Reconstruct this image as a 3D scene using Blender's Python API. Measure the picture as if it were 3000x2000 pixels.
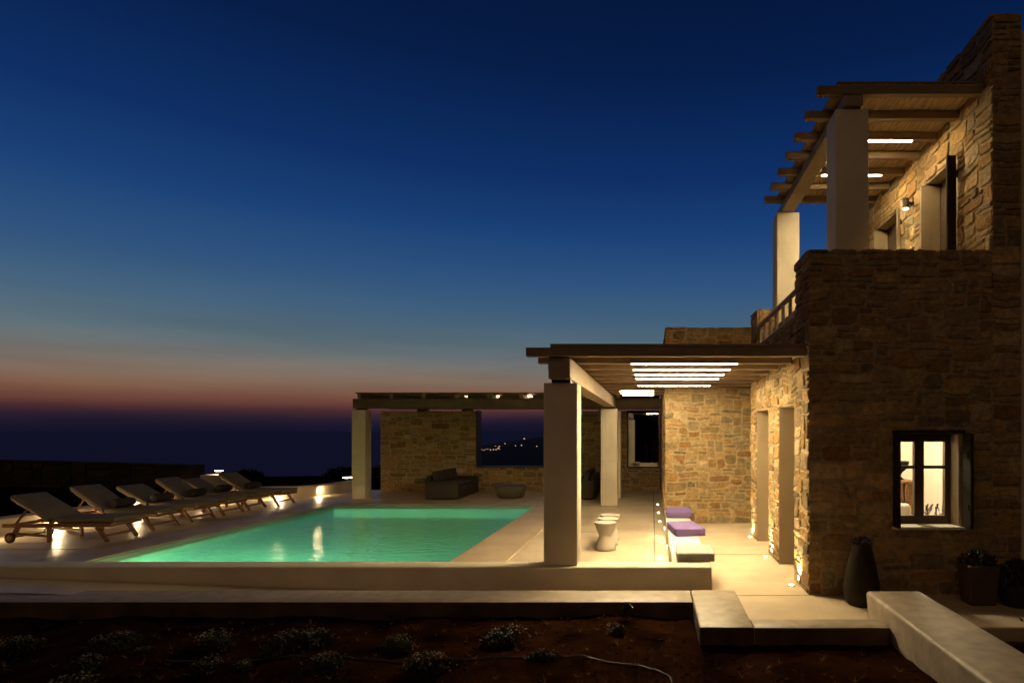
import bpy, bmesh, math, random
from mathutils import Vector, Matrix, noise
R = math.radians
sc = bpy.context.scene
C = sc.collection
for o in list(bpy.data.objects): bpy.data.objects.remove(o)

# ------------------------------------------------------------------ camera
cd = bpy.data.cameras.new('camera'); cam = bpy.data.objects.new('camera', cd); C.objects.link(cam)
cam.location = (0, 0, 1.8); cam.rotation_euler = (R(90), 0, 0)
cd.sensor_width = 36; cd.lens = 21.6; cd.shift_x = -0.137; cd.shift_y = 0.0877
cd.clip_start = 0.05; cd.clip_end = 200000
cd.dof.use_dof = True; cd.dof.focus_distance = 9.5; cd.dof.aperture_fstop = 2.8
sc.camera = cam
sc.view_settings.view_transform = 'Standard'; sc.view_settings.look = 'None'
sc.view_settings.exposure = 0.0; sc.view_settings.gamma = 1
sc.render.resolution_x = 1024; sc.render.resolution_y = 682
sc.cycles.use_denoising = True
sc.cycles.max_bounces = 8; sc.cycles.diffuse_bounces = 4; sc.cycles.transparent_max_bounces = 12
sc.cycles.sample_clamp_indirect = 6
sc.cycles.caustics_reflective = False; sc.cycles.caustics_refractive = False

def lin(r, g, b):
    f = lambda c: (c/255/12.92) if c/255 <= 0.04045 else ((c/255+0.055)/1.055)**2.4
    return (f(r), f(g), f(b), 1)

# ------------------------------------------------------------------ world: dusk sky
w = bpy.data.worlds.new('World'); sc.world = w; w.use_nodes = True
nt = w.node_tree; nt.nodes.clear()
N = nt.nodes.new; L = nt.links.new
out = N('ShaderNodeOutputWorld'); bg = N('ShaderNodeBackground'); bg.inputs[1].default_value = 1.0
tc = N('ShaderNodeTexCoord'); sep = N('ShaderNodeSeparateXYZ'); L(tc.outputs['Generated'], sep.inputs[0])
# faint uneven haze layers near the horizon
mp = N('ShaderNodeMapping'); mp.inputs['Scale'].default_value = (2.2, 2.2, 26)
L(tc.outputs['Generated'], mp.inputs[0])
nz = N('ShaderNodeTexNoise'); nz.inputs['Scale'].default_value = 1.3; nz.inputs['Detail'].default_value = 3
L(mp.outputs[0], nz.inputs['Vector'])
ma = N('ShaderNodeMath'); ma.operation = 'MULTIPLY_ADD'; ma.inputs[1].default_value = 0.012; ma.inputs[2].default_value = -0.006
L(nz.outputs['Fac'], ma.inputs[0])
ad = N('ShaderNodeMath'); ad.operation = 'ADD'; L(sep.outputs['Z'], ad.inputs[0]); L(ma.outputs[0], ad.inputs[1])
ramp = N('ShaderNodeValToRGB'); ramp.color_ramp.interpolation = 'LINEAR'
cr = ramp.color_ramp
stops = [(0.000,(17,18,40)),(0.012,(25,22,43)),(0.021,(38,29,47)),(0.030,(70,41,47)),(0.042,(108,66,57)),(0.058,(127,92,75)),(0.077,(127,107,93)),
         (0.100,(110,110,107)),(0.130,(89,108,118)),(0.170,(68,97,122)),(0.225,(47,83,125)),(0.30,(25,64,118)),(0.38,(13,46,100)),(0.50,(5,29,72)),(0.70,(2,11,32))]
while len(cr.elements) < len(stops): cr.elements.new(0.5)
for e, (p, c) in zip(cr.elements, stops): e.position = p
for e, (p, c) in zip(cr.elements, stops): e.color = lin(*c)
L(ad.outputs[0], ramp.inputs[0])
sky = N('ShaderNodeTexSky'); sky.sky_type = 'NISHITA'; sky.sun_disc = False
sky.sun_elevation = R(-4); sky.sun_rotation = R(-40)
mp2 = N('ShaderNodeMapping'); mp2.inputs['Scale'].default_value = (1.6, 1.6, 17); mp2.inputs['Rotation'].default_value = (0, R(-6), 0)
L(tc.outputs['Generated'], mp2.inputs[0])
nz2 = N('ShaderNodeTexNoise'); nz2.inputs['Scale'].default_value = 1.5; nz2.inputs['Detail'].default_value = 5; L(mp2.outputs[0], nz2.inputs['Vector'])
mr2 = N('ShaderNodeMapRange'); mr2.inputs[1].default_value = .3; mr2.inputs[2].default_value = .7; mr2.inputs[3].default_value = .86; mr2.inputs[4].default_value = 1.10
L(nz2.outputs['Fac'], mr2.inputs[0])
hz_ = N('ShaderNodeMapRange'); hz_.inputs[1].default_value = .10; hz_.inputs[2].default_value = .24; hz_.inputs[3].default_value = 1; hz_.inputs[4].default_value = 0; L(sep.outputs['Z'], hz_.inputs[0])
mc = N('ShaderNodeMix'); mc.data_type = 'FLOAT'; mc.inputs[2].default_value = 1.0; L(hz_.outputs[0], mc.inputs[0]); L(mr2.outputs[0], mc.inputs[3])
cl = N('ShaderNodeVectorMath'); cl.operation = 'SCALE'; L(ramp.outputs[0], cl.inputs[0]); L(mc.outputs[0], cl.inputs['Scale'])
mx = N('ShaderNodeMix'); mx.data_type = 'RGBA'; mx.blend_type = 'ADD'; mx.inputs[0].default_value = 0.02
L(cl.outputs[0], mx.inputs[6]); L(sky.outputs[0], mx.inputs[7])
# the eastern half of the sky, away from the sunset, is already dark
az = N('ShaderNodeMapRange'); az.interpolation_type = 'SMOOTHSTEP'; az.inputs[1].default_value = -0.15; az.inputs[2].default_value = 0.30
az.inputs[3].default_value = 0.10; az.inputs[4].default_value = 1.0; L(sep.outputs['Y'], az.inputs[0])
dk = N('ShaderNodeVectorMath'); dk.operation = 'SCALE'; L(mx.outputs[2], dk.inputs[0]); L(az.outputs[0], dk.inputs['Scale'])
L(dk.outputs[0], bg.inputs[0]); L(bg.outputs[0], out.inputs[0])

# added warm fill from behind the camera: very weak, very soft
sd = bpy.data.lights.new('sun', 'SUN'); sd.energy = 0.185; sd.angle = R(75); sd.color = (1, 0.60, 0.26)
so = bpy.data.objects.new('sun', sd); C.objects.link(so); so.rotation_euler = (R(52), 0, R(-22))

WARM = (1.0, 0.74, 0.38)

# ------------------------------------------------------------------ materials
def mat(name, col, rough=0.7, bump=0.0, bscale=20, var=0.0, vscale=3, metal=0, spec=0.5, streak=None, detail=4):
    m = bpy.data.materials.new(name); m.use_nodes = True; t = m.node_tree; b = t.nodes['Principled BSDF']
    b.inputs['Base Color'].default_value = (*col, 1); b.inputs['Roughness'].default_value = rough
    b.inputs['Metallic'].default_value = metal; b.inputs['Specular IOR Level'].default_value = spec
    co = t.nodes.new('ShaderNodeTexCoord'); mp = t.nodes.new('ShaderNodeMapping')
    t.links.new(co.outputs['Object'], mp.inputs[0])
    if streak: mp.inputs['Scale'].default_value = streak
    if var:
        n = t.nodes.new('ShaderNodeTexNoise'); n.inputs['Scale'].default_value = vscale; n.inputs['Detail'].default_value = detail+2
        t.links.new(mp.outputs[0], n.inputs['Vector'])
        r = t.nodes.new('ShaderNodeMapRange'); r.inputs[1].default_value = 0.3; r.inputs[2].default_value = 0.7
        r.inputs[3].default_value = 1-var; r.inputs[4].default_value = 1+var
        t.links.new(n.outputs['Fac'], r.inputs[0])
        v = t.nodes.new('ShaderNodeVectorMath'); v.operation = 'SCALE'; v.inputs[0].default_value = col
        t.links.new(r.outputs[0], v.inputs['Scale']); t.links.new(v.outputs[0], b.inputs['Base Color'])
    if bump:
        n = t.nodes.new('ShaderNodeTexNoise'); n.inputs['Scale'].default_value = bscale; n.inputs['Detail'].default_value = detail
        t.links.new(mp.outputs[0], n.inputs['Vector'])
        bm_ = t.nodes.new('ShaderNodeBump'); bm_.inputs['Strength'].default_value = bump; bm_.inputs['Distance'].default_value = 0.02
        t.links.new(n.outputs['Fac'], bm_.inputs['Height']); t.links.new(bm_.outputs[0], b.inputs['Normal'])
    return m

def emit(name, col, s):
    m = bpy.data.materials.new(name); m.use_nodes = True; t = m.node_tree; t.nodes.clear()
    e = t.nodes.new('ShaderNodeEmission'); e.inputs[0].default_value = (*col, 1); e.inputs[1].default_value = s
    o = t.nodes.new('ShaderNodeOutputMaterial'); t.links.new(e.outputs[0], o.inputs[0]); return m

def stone_mat():
    m = bpy.data.materials.new('stone_masonry'); m.use_nodes = True; t = m.node_tree; b = t.nodes['Principled BSDF']
    a = t.nodes.new('ShaderNodeAttribute'); a.attribute_name = 'tint'
    co = t.nodes.new('ShaderNodeTexCoord')
    n1 = t.nodes.new('ShaderNodeTexNoise'); n1.inputs['Scale'].default_value = 14; n1.inputs['Detail'].default_value = 8; n1.inputs['Roughness'].default_value = 0.7
    n2 = t.nodes.new('ShaderNodeTexNoise'); n2.inputs['Scale'].default_value = 60; n2.inputs['Detail'].default_value = 6
    t.links.new(co.outputs['Object'], n1.inputs['Vector']); t.links.new(co.outputs['Object'], n2.inputs['Vector'])
    r = t.nodes.new('ShaderNodeMapRange'); r.inputs[1].default_value = 0.32; r.inputs[2].default_value = 0.68
    r.inputs[3].default_value = 0.6; r.inputs[4].default_value = 1.32
    t.links.new(n1.outputs['Fac'], r.inputs[0])
    v = t.nodes.new('ShaderNodeVectorMath'); v.operation = 'SCALE'
    t.links.new(a.outputs['Color'], v.inputs[0]); t.links.new(r.outputs[0], v.inputs['Scale'])
    t.links.new(v.outputs[0], b.inputs['Base Color'])
    b.inputs['Roughness'].default_value = 0.9; b.inputs['Specular IOR Level'].default_value = 0.25
    add = t.nodes.new('ShaderNodeMath'); add.operation = 'MULTIPLY_ADD'; add.inputs[1].default_value = 0.45
    t.links.new(n2.outputs['Fac'], add.inputs[0]); t.links.new(n1.outputs['Fac'], add.inputs[2])
    bp = t.nodes.new('ShaderNodeBump'); bp.inputs['Strength'].default_value = 0.8; bp.inputs['Distance'].default_value = 0.035
    t.links.new(add.outputs[0], bp.inputs['Height']); t.links.new(bp.outputs[0], b.inputs['Normal'])
    return m

def floor_mat(name, col, rlo, rhi):
    m = mat(name, col, 0.3, 0, 1, 0.16, 1.7, detail=8); t = m.node_tree; b = t.nodes['Principled BSDF']
    co = t.nodes.new('ShaderNodeTexCoord')
    n = t.nodes.new('ShaderNodeTexNoise'); n.inputs['Scale'].default_value = 2.3; n.inputs['Detail'].default_value = 6
    t.links.new(co.outputs['Object'], n.inputs['Vector'])
    r = t.nodes.new('ShaderNodeMapRange'); r.inputs[1].default_value = .35; r.inputs[2].default_value = .65
    r.inputs[3].default_value = rlo; r.inputs[4].default_value = rhi
    t.links.new(n.outputs['Fac'], r.inputs[0]); t.links.new(r.outputs[0], b.inputs['Roughness'])
    mp = t.nodes.new('ShaderNodeMapping'); mp.inputs['Scale'].default_value = (1.0, 1.6, 1)
    t.links.new(co.outputs['Object'], mp.inputs[0])
    n2 = t.nodes.new('ShaderNodeTexNoise'); n2.inputs['Scale'].default_value = 4.5; n2.inputs['Detail'].default_value = 3
    t.links.new(mp.outputs[0], n2.inputs['Vector'])
    bp = t.nodes.new('ShaderNodeBump'); bp.inputs['Strength'].default_value = 0.45; bp.inputs['Distance'].default_value = 0.02
    t.links.new(n2.outputs['Fac'], bp.inputs['Height']); t.links.new(bp.outputs[0], b.inputs['Normal'])
    return m

def water_mat():
    m = bpy.data.materials.new('pool_water'); m.use_nodes = True; t = m.node_tree; t.nodes.clear()
    o = t.nodes.new('ShaderNodeOutputMaterial'); mx = t.nodes.new('ShaderNodeMixShader')
    tr = t.nodes.new('ShaderNodeBsdfTransparent'); tr.inputs[0].default_value = (0.70, 0.85, 0.50, 1)
    gl = t.nodes.new('ShaderNodeBsdfGlossy'); gl.inputs['Roughness'].default_value = 0.06
    fr = t.nodes.new('ShaderNodeFresnel'); fr.inputs[0].default_value = 1.33
    co = t.nodes.new('ShaderNodeTexCoord')
    mp = t.nodes.new('ShaderNodeMapping'); mp.inputs['Scale'].default_value = (0.9, 1.6, 1); t.links.new(co.outputs['Object'], mp.inputs[0])
    n = t.nodes.new('ShaderNodeTexNoise'); n.inputs['Scale'].default_value = 5; n.inputs['Detail'].default_value = 4
    t.links.new(mp.outputs[0], n.inputs['Vector'])
    bp = t.nodes.new('ShaderNodeBump'); bp.inputs['Strength'].default_value = 0.6; bp.inputs['Distance'].default_value = 0.04
    t.links.new(n.outputs['Fac'], bp.inputs['Height'])
    t.links.new(bp.outputs[0], gl.inputs['Normal']); t.links.new(bp.outputs[0], fr.inputs['Normal'])
    rf = t.nodes.new('ShaderNodeBsdfRefraction'); rf.inputs['Color'].default_value = (0.15,0.60,0.52,1); rf.inputs['Roughness'].default_value = 0.02; rf.inputs['IOR'].default_value = 1.33
    t.links.new(bp.outputs[0], rf.inputs['Normal']); m2 = t.nodes.new('ShaderNodeMixShader'); m2.inputs[0].default_value = 0.90
    t.links.new(tr.outputs[0], m2.inputs[1]); t.links.new(rf.outputs[0], m2.inputs[2])
    t.links.new(fr.outputs[0], mx.inputs[0]); t.links.new(m2.outputs[0], mx.inputs[1]); t.links.new(gl.outputs[0], mx.inputs[2])
    t.links.new(mx.outputs[0], o.inputs[0]); return m

def glass_mat(name, tint, refl):
    m = bpy.data.materials.new(name); m.use_nodes = True; t = m.node_tree; t.nodes.clear()
    o = t.nodes.new('ShaderNodeOutputMaterial'); mx = t.nodes.new('ShaderNodeMixShader'); mx.inputs[0].default_value = refl
    tr = t.nodes.new('ShaderNodeBsdfTransparent'); tr.inputs[0].default_value = (*tint, 1)
    gl = t.nodes.new('ShaderNodeBsdfGlossy'); gl.inputs['Roughness'].default_value = 0.02
    t.links.new(tr.outputs[0], mx.inputs[1]); t.links.new(gl.outputs[0], mx.inputs[2]); t.links.new(mx.outputs[0], o.inputs[0]); return m

M = {
 'stone': stone_mat(),
 'plaster': mat('plaster', (0.78,0.69,0.54), 0.8, 0.3, 7, 0.11, 1.8, detail=8),
 'coping': mat('trowelled_cement', (0.36,0.295,0.22), 0.5, 0.22, 9, 0.20, 8, detail=8),
 'floor': floor_mat('deck_cement', (0.58,0.47,0.33), 0.30, 0.48),
 'kerb': floor_mat('pool_coping_cement', (0.54,0.42,0.28), 0.38, 0.55),
 'wood': mat('painted_timber', (0.25,0.18,0.11), 0.6, 0.15, 30, 0.10, 8, streak=(1,1,1)),
 'darkwood': mat('dark_timber', (0.13,0.09,0.05), 0.7, 0.15, 25, 0.2, 5),  # darker brown than the painted beams
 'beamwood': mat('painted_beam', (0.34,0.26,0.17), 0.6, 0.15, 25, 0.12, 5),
 'metal': mat('dark_metal', (0.03,0.028,0.025), 0.45, metal=0.6),
 'reed': mat('reed', (0.60,0.44,0.24), 0.8, 0.5, 6, 0.45, 6, streak=(14,0.7,1)),
 'teak': mat('teak', (0.30,0.155,0.055), 0.5, 0.2, 30, 0.25, 6, streak=(1,4,4)),
 'cushion': mat('cream_canvas', (0.27,0.24,0.17), 0.9, 0.3, 90, 0.07, 5),
 'dark_fabric': mat('dark_fabric', (0.06,0.045,0.035), 0.9, 0.3, 60),
 'purple': mat('purple_canvas', (0.15,0.095,0.27), 0.9, 0.35, 70, 0.10, 8),
 'grey_canvas': mat('grey_canvas', (0.45,0.46,0.41), 0.9, 0.35, 70, 0.10, 8),
 'rubber': mat('rubber', (0.02,0.018,0.015), 0.6),
 'ceramic': mat('ceramic_stool', (0.44,0.39,0.32), 0.6, 0.05, 20, 0.05, 4),
 'rattan': mat('rattan_weave', (0.05,0.034,0.022), 0.7, 0.7, 60, 0.25, 30, streak=(1,1,4)),
 'taupe': mat('taupe_paint', (0.29,0.22,0.135), 0.55, 0.08, 30, 0.06, 6),
 'brown': mat('brown_window_paint', (0.085,0.055,0.035), 0.45, 0.05, 30),
 'shutter': mat('shutter_paint', (0.030,0.020,0.013), 0.8, spec=0.1),
 'cream': mat('interior_paint', (0.76,0.70,0.60), 0.9),
 'terrazzo': mat('drum_table', (0.10,0.09,0.06), 0.6, 0.05, 20),
 'pot': mat('olive_clay_pot', (0.028,0.022,0.012), 0.85, 0.3, 12, 0.3, 4, spec=0.15),
 'clay': mat('clay_planter', (0.08,0.042,0.02), 0.8, 0.2, 20, 0.15, 6),
 'soil': mat('garden_soil', (0.019,0.007,0.003), 1.0, 1.0, 14, 0.7, 3, spec=0.0, detail=8),
 'earth': mat('dark_earth', (0.014,0.009,0.005), 1.0, 1.0, 4, 0.5, 0.6, spec=0.0, detail=8),
 'leaf': mat('dark_leaf', (0.028,0.030,0.014), 0.85, var=0.4, vscale=20),
 'petal': mat('pale_flower', (0.18,0.16,0.11), 0.8),
 'violet': mat('violet_flower', (0.15,0.095,0.27), 0.8),
 'straw': mat('dry_grass', (0.16,0.07,0.015), 0.9, var=0.4, vscale=9),
 'hill': mat('far_hill', (0.010,0.010,0.010), 1.0, 0, 1, 0.4, 0.01),
 'sea': mat('sea', (0.125,0.175,0.47), 1.0, spec=0.0),
 'poolwall': mat('pool_render', (0.27,0.42,0.40), 0.8, 0.1, 5, 0.08, 0.8),
 'water': water_mat(),
 'glass': glass_mat('window_glass', (0.93,0.95,0.94), 0.05),
 'dark_glass': glass_mat('tinted_glass', (0.06,0.06,0.065), 0.17),
 'led': emit('led_strip', (1.0,0.77,0.41), 255),
 'led_up': emit('led_strip_bright', (1.0,0.77,0.41), 330),
 'led_far': emit('led_strip_dim', (1.0,0.78,0.44), 110),
 'lamp': emit('lamp_lens', (1.0,0.80,0.48), 25),
 'town': emit('lit_window', (1.0,0.62,0.38), 3.0),
}

# ------------------------------------------------------------------ helpers
def box(bm, x0, x1, y0, y1, z0, z1, bev=0.0, seg=2, rot=None, col=None, piv=None):
    g = bmesh.ops.create_cube(bm, size=1.0)['verts']
    c = Vector(((x0+x1)/2, (y0+y1)/2, (z0+z1)/2)); s = Vector((x1-x0, y1-y0, z1-z0))
    for v in g: v.co = Vector((v.co.x*s.x, v.co.y*s.y, v.co.z*s.z)) + c
    if bev:
        es = list({e for v in g for e in v.link_edges})
        r = bmesh.ops.bevel(bm, geom=es, offset=bev, segments=seg, affect='EDGES', profile=0.5)
        g = list({v for f in r['faces'] for v in f.verts} | {v for v in g if v.is_valid})
    if rot:
        p = Vector(piv) if piv else c
        for v in g: v.co = rot @ (v.co - p) + p
    lay = bm.verts.layers.float_color.get('tint')
    if lay:
        for v in g: v[lay] = col or (0.36,0.28,0.18,1)
    return g

def beam(bm, a, b, wid, hei, bev=0.004, up=Vector((0,0,1))):
    a = Vector(a); b = Vector(b); d = (b-a); ln = d.length; d.normalize()
    s = d.cross(up).normalized(); u = s.cross(d)
    g = bmesh.ops.create_cube(bm, size=1.0)['verts']
    mt = Matrix((d*ln, s*wid, u*hei)).transposed()
    for v in g: v.co = mt @ v.co + (a+b)/2
    if bev:
        es = list({e for v in g for e in v.link_edges}); bmesh.ops.bevel(bm, geom=es, offset=bev, segments=1, affect='EDGES')

def lathe(bm, prof, seg=32, c=(0,0,0)):
    rings = []
    for r, z in prof:
        rings.append([bm.verts.new((c[0]+r*math.cos(2*math.pi*i/seg), c[1]+r*math.sin(2*math.pi*i/seg), c[2]+z)) for i in range(seg)])
    for a, b in zip(rings, rings[1:]):
        for i in range(seg): bm.faces.new((a[i], a[(i+1)%seg], b[(i+1)%seg], b[i]))
    bm.faces.new(list(reversed(rings[0]))); bm.faces.new(rings[-1])

def tube(bm, pts, r, seg=8):
    pts = [Vector(p) for p in pts]; rings = []
    for i, p in enumerate(pts):
        d = (pts[min(i+1, len(pts)-1)] - pts[max(i-1, 0)]).normalized()
        a = Vector((0,0,1)) if abs(d.z) < 0.9 else Vector((1,0,0)); s = d.cross(a).normalized(); u = s.cross(d)
        rr = r[i] if isinstance(r, (list, tuple)) else r
        rings.append([bm.verts.new(p + s*rr*math.cos(2*math.pi*k/seg) + u*rr*math.sin(2*math.pi*k/seg)) for k in range(seg)])
    for a, b in zip(rings, rings[1:]):
        for i in range(seg): bm.faces.new((a[i], a[(i+1)%seg], b[(i+1)%seg], b[i]))
    bm.faces.new(list(reversed(rings[0]))); bm.faces.new(rings[-1])

def obj(name, bm, m, parent=None, smooth=False, loc=None):
    me = bpy.data.meshes.new(name)
    bmesh.ops.recalc_face_normals(bm, faces=bm.faces[:])
    bm.to_mesh(me); bm.free(); me.materials.append(M[m] if isinstance(m, str) else m)
    if smooth:
        for p in me.polygons: p.use_smooth = True
    o = bpy.data.objects.new(name, me); C.objects.link(o)
    if loc is not None:
        o.location = loc
        me.transform(Matrix.Translation(-Vector(loc)))
    if parent:
        o.parent = parent
        if parent.location.length > 0 and loc is None:
            me.transform(parent.matrix_basis.inverted())
    return o

def smooth_angle(o, ang=40):
    me = o.data
    for p in me.polygons: p.use_smooth = True
    bm = bmesh.new(); bm.from_mesh(me)
    for e in bm.edges:
        if len(e.link_faces) == 2 and e.calc_face_angle(0) > R(ang): e.smooth = False
    bm.to_mesh(me); bm.free()
    return o

def B(): return bmesh.new()
def tag(o, label=None, cat=None, group=None, kind=None):
    if label: o['label'] = label
    if cat: o['category'] = cat
    if group: o['group'] = group
    if kind: o['kind'] = kind
    return o
def empty(name, label, cat, group=None, loc=(0,0,0), rz=0):
    o = bpy.data.objects.new(name, None); C.objects.link(o); o.location = loc; o.rotation_euler = (0,0,rz)
    o.empty_display_size = 0.2
    return tag(o, label, cat, group)
def structure(name, bm, m, smooth=False):
    o = obj(name, bm, m, smooth=smooth); o['kind'] = 'structure'; return o
def copy_tree(root, loc, rz, label):
    r = root.copy(); C.objects.link(r); r.location = loc; r.rotation_euler = (0,0,rz); r['label'] = label
    for ch in list(root.children):
        c = ch.copy(); C.objects.link(c); c.parent = r
        for g in list(ch.children):
            d = g.copy(); C.objects.link(d); d.parent = c
    return r
def part_light(name, kind, energy, parent, loc, rot=(0,0,0), size=0.02, spot=60, blend=0.6, col=WARM):
    d = bpy.data.lights.new(name, kind); d.energy = energy; d.color = col
    if kind in ('POINT','SPOT'): d.shadow_soft_size = size
    if kind == 'SPOT': d.spot_size = R(spot); d.spot_blend = blend
    o = bpy.data.objects.new(name, d); C.objects.link(o); o.location = loc; o.rotation_euler = rot; o.parent = parent
    return o

# ---- stone masonry
PAL = [(0.38,0.28,0.15),(0.42,0.29,0.13),(0.34,0.225,0.10),(0.27,0.165,0.075),(0.27,0.225,0.13),(0.32,0.26,0.155),(0.42,0.33,0.20),(0.38,0.26,0.115),(0.29,0.21,0.11),(0.24,0.19,0.11),(0.35,0.26,0.14)]
MORTAR = (0.41,0.31,0.175,1)
def sbm():
    bm = bmesh.new(); bm.verts.layers.float_color.new('tint'); return bm
def lines(a, b, req, step, rnd):
    pts = sorted(set([a, b] + [r for r in req if a < r < b])); o_ = []
    for p, q in zip(pts, pts[1:]):
        n = max(1, round((q-p)/step)); o_ += [p + (q-p)*i/n for i in range(n)]
    return o_ + [b]
def stones(bm, O, u, v, n, U0, U1, V0, V1, openings=(), seed=1, su=0.085, sv=0.07, relief=0.013, wmax=5, hmax=3, seg=14, dark=1.0):
    rnd = random.Random(seed); lay = bm.verts.layers.float_color['tint']
    O = Vector(O); u = Vector(u); v = Vector(v); n = Vector(n)
    us = lines(U0, U1, [x for q in openings for x in q[:2]], su, rnd); vs = lines(V0, V1, [x for q in openings for x in q[2:]], sv, rnd)
    nu, nv = len(us)-1, len(vs)-1; occ = [[False]*nv for _ in range(nu)]
    for i in range(nu):
        for j in range(nv):
            cu = (us[i]+us[i+1])/2; cv = (vs[j]+vs[j+1])/2
            if any(q[0] < cu < q[1] and q[2] < cv < q[3] for q in openings): occ[i][j] = True
    for j in range(nv):
        for i in range(nu):
            if occ[i][j]: continue
            k = rnd.random()
            if k < 0.16: w_, h_ = rnd.choice([(1,1),(2,1),(2,1),(3,1)])
            elif k < 0.42: w_, h_ = rnd.choice([(3,1),(4,1),(5,1),(4,1)])
            elif k < 0.82: w_, h_ = rnd.choice([(3,2),(4,2),(5,2),(3,2),(2,2)])
            else: w_, h_ = rnd.choice([(3,3),(4,3),(5,3),(2,3)])
            w_ = min(w_, wmax); h_ = min(h_, hmax)
            a = 0
            while a < w_ and i+a < nu and not occ[i+a][j]: a += 1
            if a < w_: w_ = a
            elif i+a < nu and not occ[i+a][j] and (i+a+1 >= nu or occ[i+a+1][j]): w_ = a+1
            b = 1
            while b < h_ and j+b < nv and all(not occ[i+q][j+b] for q in range(w_)): b += 1
            h_ = b
            for p in range(w_):
                for q in range(h_): occ[i+p][j+q] = True
            u0, u1, v0, v1 = us[i], us[i+w_], vs[j], vs[j+h_]
            g = rnd.uniform(0.005, 0.015)
            cu, cv = (u0+u1)/2, (v0+v1)/2; a_, b_ = (u1-u0)/2-g, (v1-v0)/2-g
            hgt = relief*rnd.uniform(0.5, 1.5); tu = rnd.uniform(-.010,.010)/max(a_,.05)*.6; tv = rnd.uniform(-.010,.010)/max(b_,.05)*.6
            c0 = rnd.choice(PAL); f = rnd.uniform(0.75, 1.2)*dark; hue = rnd.uniform(-.012, .012)
            tint = (max(0,c0[0]*1.03*f+hue), c0[1]*.95*f, max(0,c0[2]*.86*f-hue), 1)
            ex = rnd.uniform(0.18, 0.50); ph = rnd.uniform(0, 6)
            rim = []
            for s in range(seg):
                th = 2*math.pi*(s+0.5)/seg; ct, st = math.cos(th), math.sin(th)
                pu = math.copysign(abs(ct)**ex, ct); pv = math.copysign(abs(st)**ex, st)
                jt = 1 + 0.05*math.sin(3*th+ph) - abs(rnd.gauss(0, 0.055))
                rim.append((min(1.02,abs(pu*jt))*math.copysign(1,pu)*a_, min(1.02,abs(pv*jt))*math.copysign(1,pv)*b_))
            def P(du, dv, h):
                x, y = cu+du, cv+dv
                e = min(1, max(0, min(x-U0, U1-x, y-V0, V1-y)/0.15))
                for q in openings:
                    dx = max(q[0]-x, x-q[1], 0); dy = max(q[2]-y, y-q[3], 0); e = min(e, math.hypot(dx, dy)/0.15)
                wv = noise.noise_vector(Vector((x*1.9, y*1.9, seed*3.1)))
                return O + u*(x + wv.x*0.045*e) + v*(y + wv.y*0.05*e) + n*h
            rings = []
            ed = min(0.009, a_*0.25, b_*0.25)
            for k_, (mode, h) in enumerate((('in', -0.004), ('in', hgt*0.6), ('ed', hgt*1.0), ('mid', hgt*1.05))):
                ring = []
                for (pu, pv) in rim:
                    if mode == 'in': fu = fv = 1.0
                    elif mode == 'ed': fu, fv = 1-ed/a_, 1-ed/b_
                    else: fu = fv = 0.55
                    hh = h if k_ == 0 else h + (pu*tu+pv*tv) + rnd.uniform(-1, 1)*0.0028
                    vt = bm.verts.new(P(pu*fu, pv*fv, hh)); vt[lay] = tint; ring.append(vt)
                rings.append(ring)
            cvx = bm.verts.new(P(0, 0, hgt*1.05 + rnd.uniform(-1,1)*0.004)); cvx[lay] = tint
            for ra, rb in zip(rings, rings[1:]):
                for s in range(seg): bm.faces.new((ra[s], ra[(s+1)%seg], rb[(s+1)%seg], rb[s]))
            for s in range(seg): bm.faces.new((rings[-1][s], rings[-1][(s+1)%seg], cvx))

def slab(bm, O, u, v, n, U0, U1, V0, V1, thick, openings=()):
    """wall core behind the stones, butted boxes around the openings"""
    O = Vector(O); u = Vector(u); v = Vector(v); n = Vector(n); lay = bm.verts.layers.float_color.get('tint')
    xs = sorted(set([U0, U1] + [x for q in openings for x in q[:2] if U0 < x < U1]))
    for p, q in zip(xs, xs[1:]):
        c = (p+q)/2; iv = [(V0, V1)]
        for o_ in openings:
            if o_[0] < c < o_[1]:
                nw = []
                for a, b in iv:
                    if o_[2] > a: nw.append((a, min(b, o_[2])))
                    if o_[3] < b: nw.append((max(a, o_[3]), b))
                iv = [t for t in nw if t[1]-t[0] > 1e-4]
        for a, b in iv:
            vs = []
            for (x, y, z) in ((p,a,0),(q,a,0),(q,b,0),(p,b,0),(p,a,-thick),(q,a,-thick),(q,b,-thick),(p,b,-thick)):
                vt = bm.verts.new(O+u*x+v*y+n*z)
                if lay: vt[lay] = MORTAR
                vs.append(vt)
            for f in ((0,1,2,3),(7,6,5,4),(0,4,5,1),(1,5,6,2),(2,6,7,3),(3,7,4,0)): bm.faces.new([vs[i] for i in f])
X = (1,0,0); Y = (0,1,0); Z = (0,0,1); NX = (-1,0,0); NY = (0,-1,0)

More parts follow.
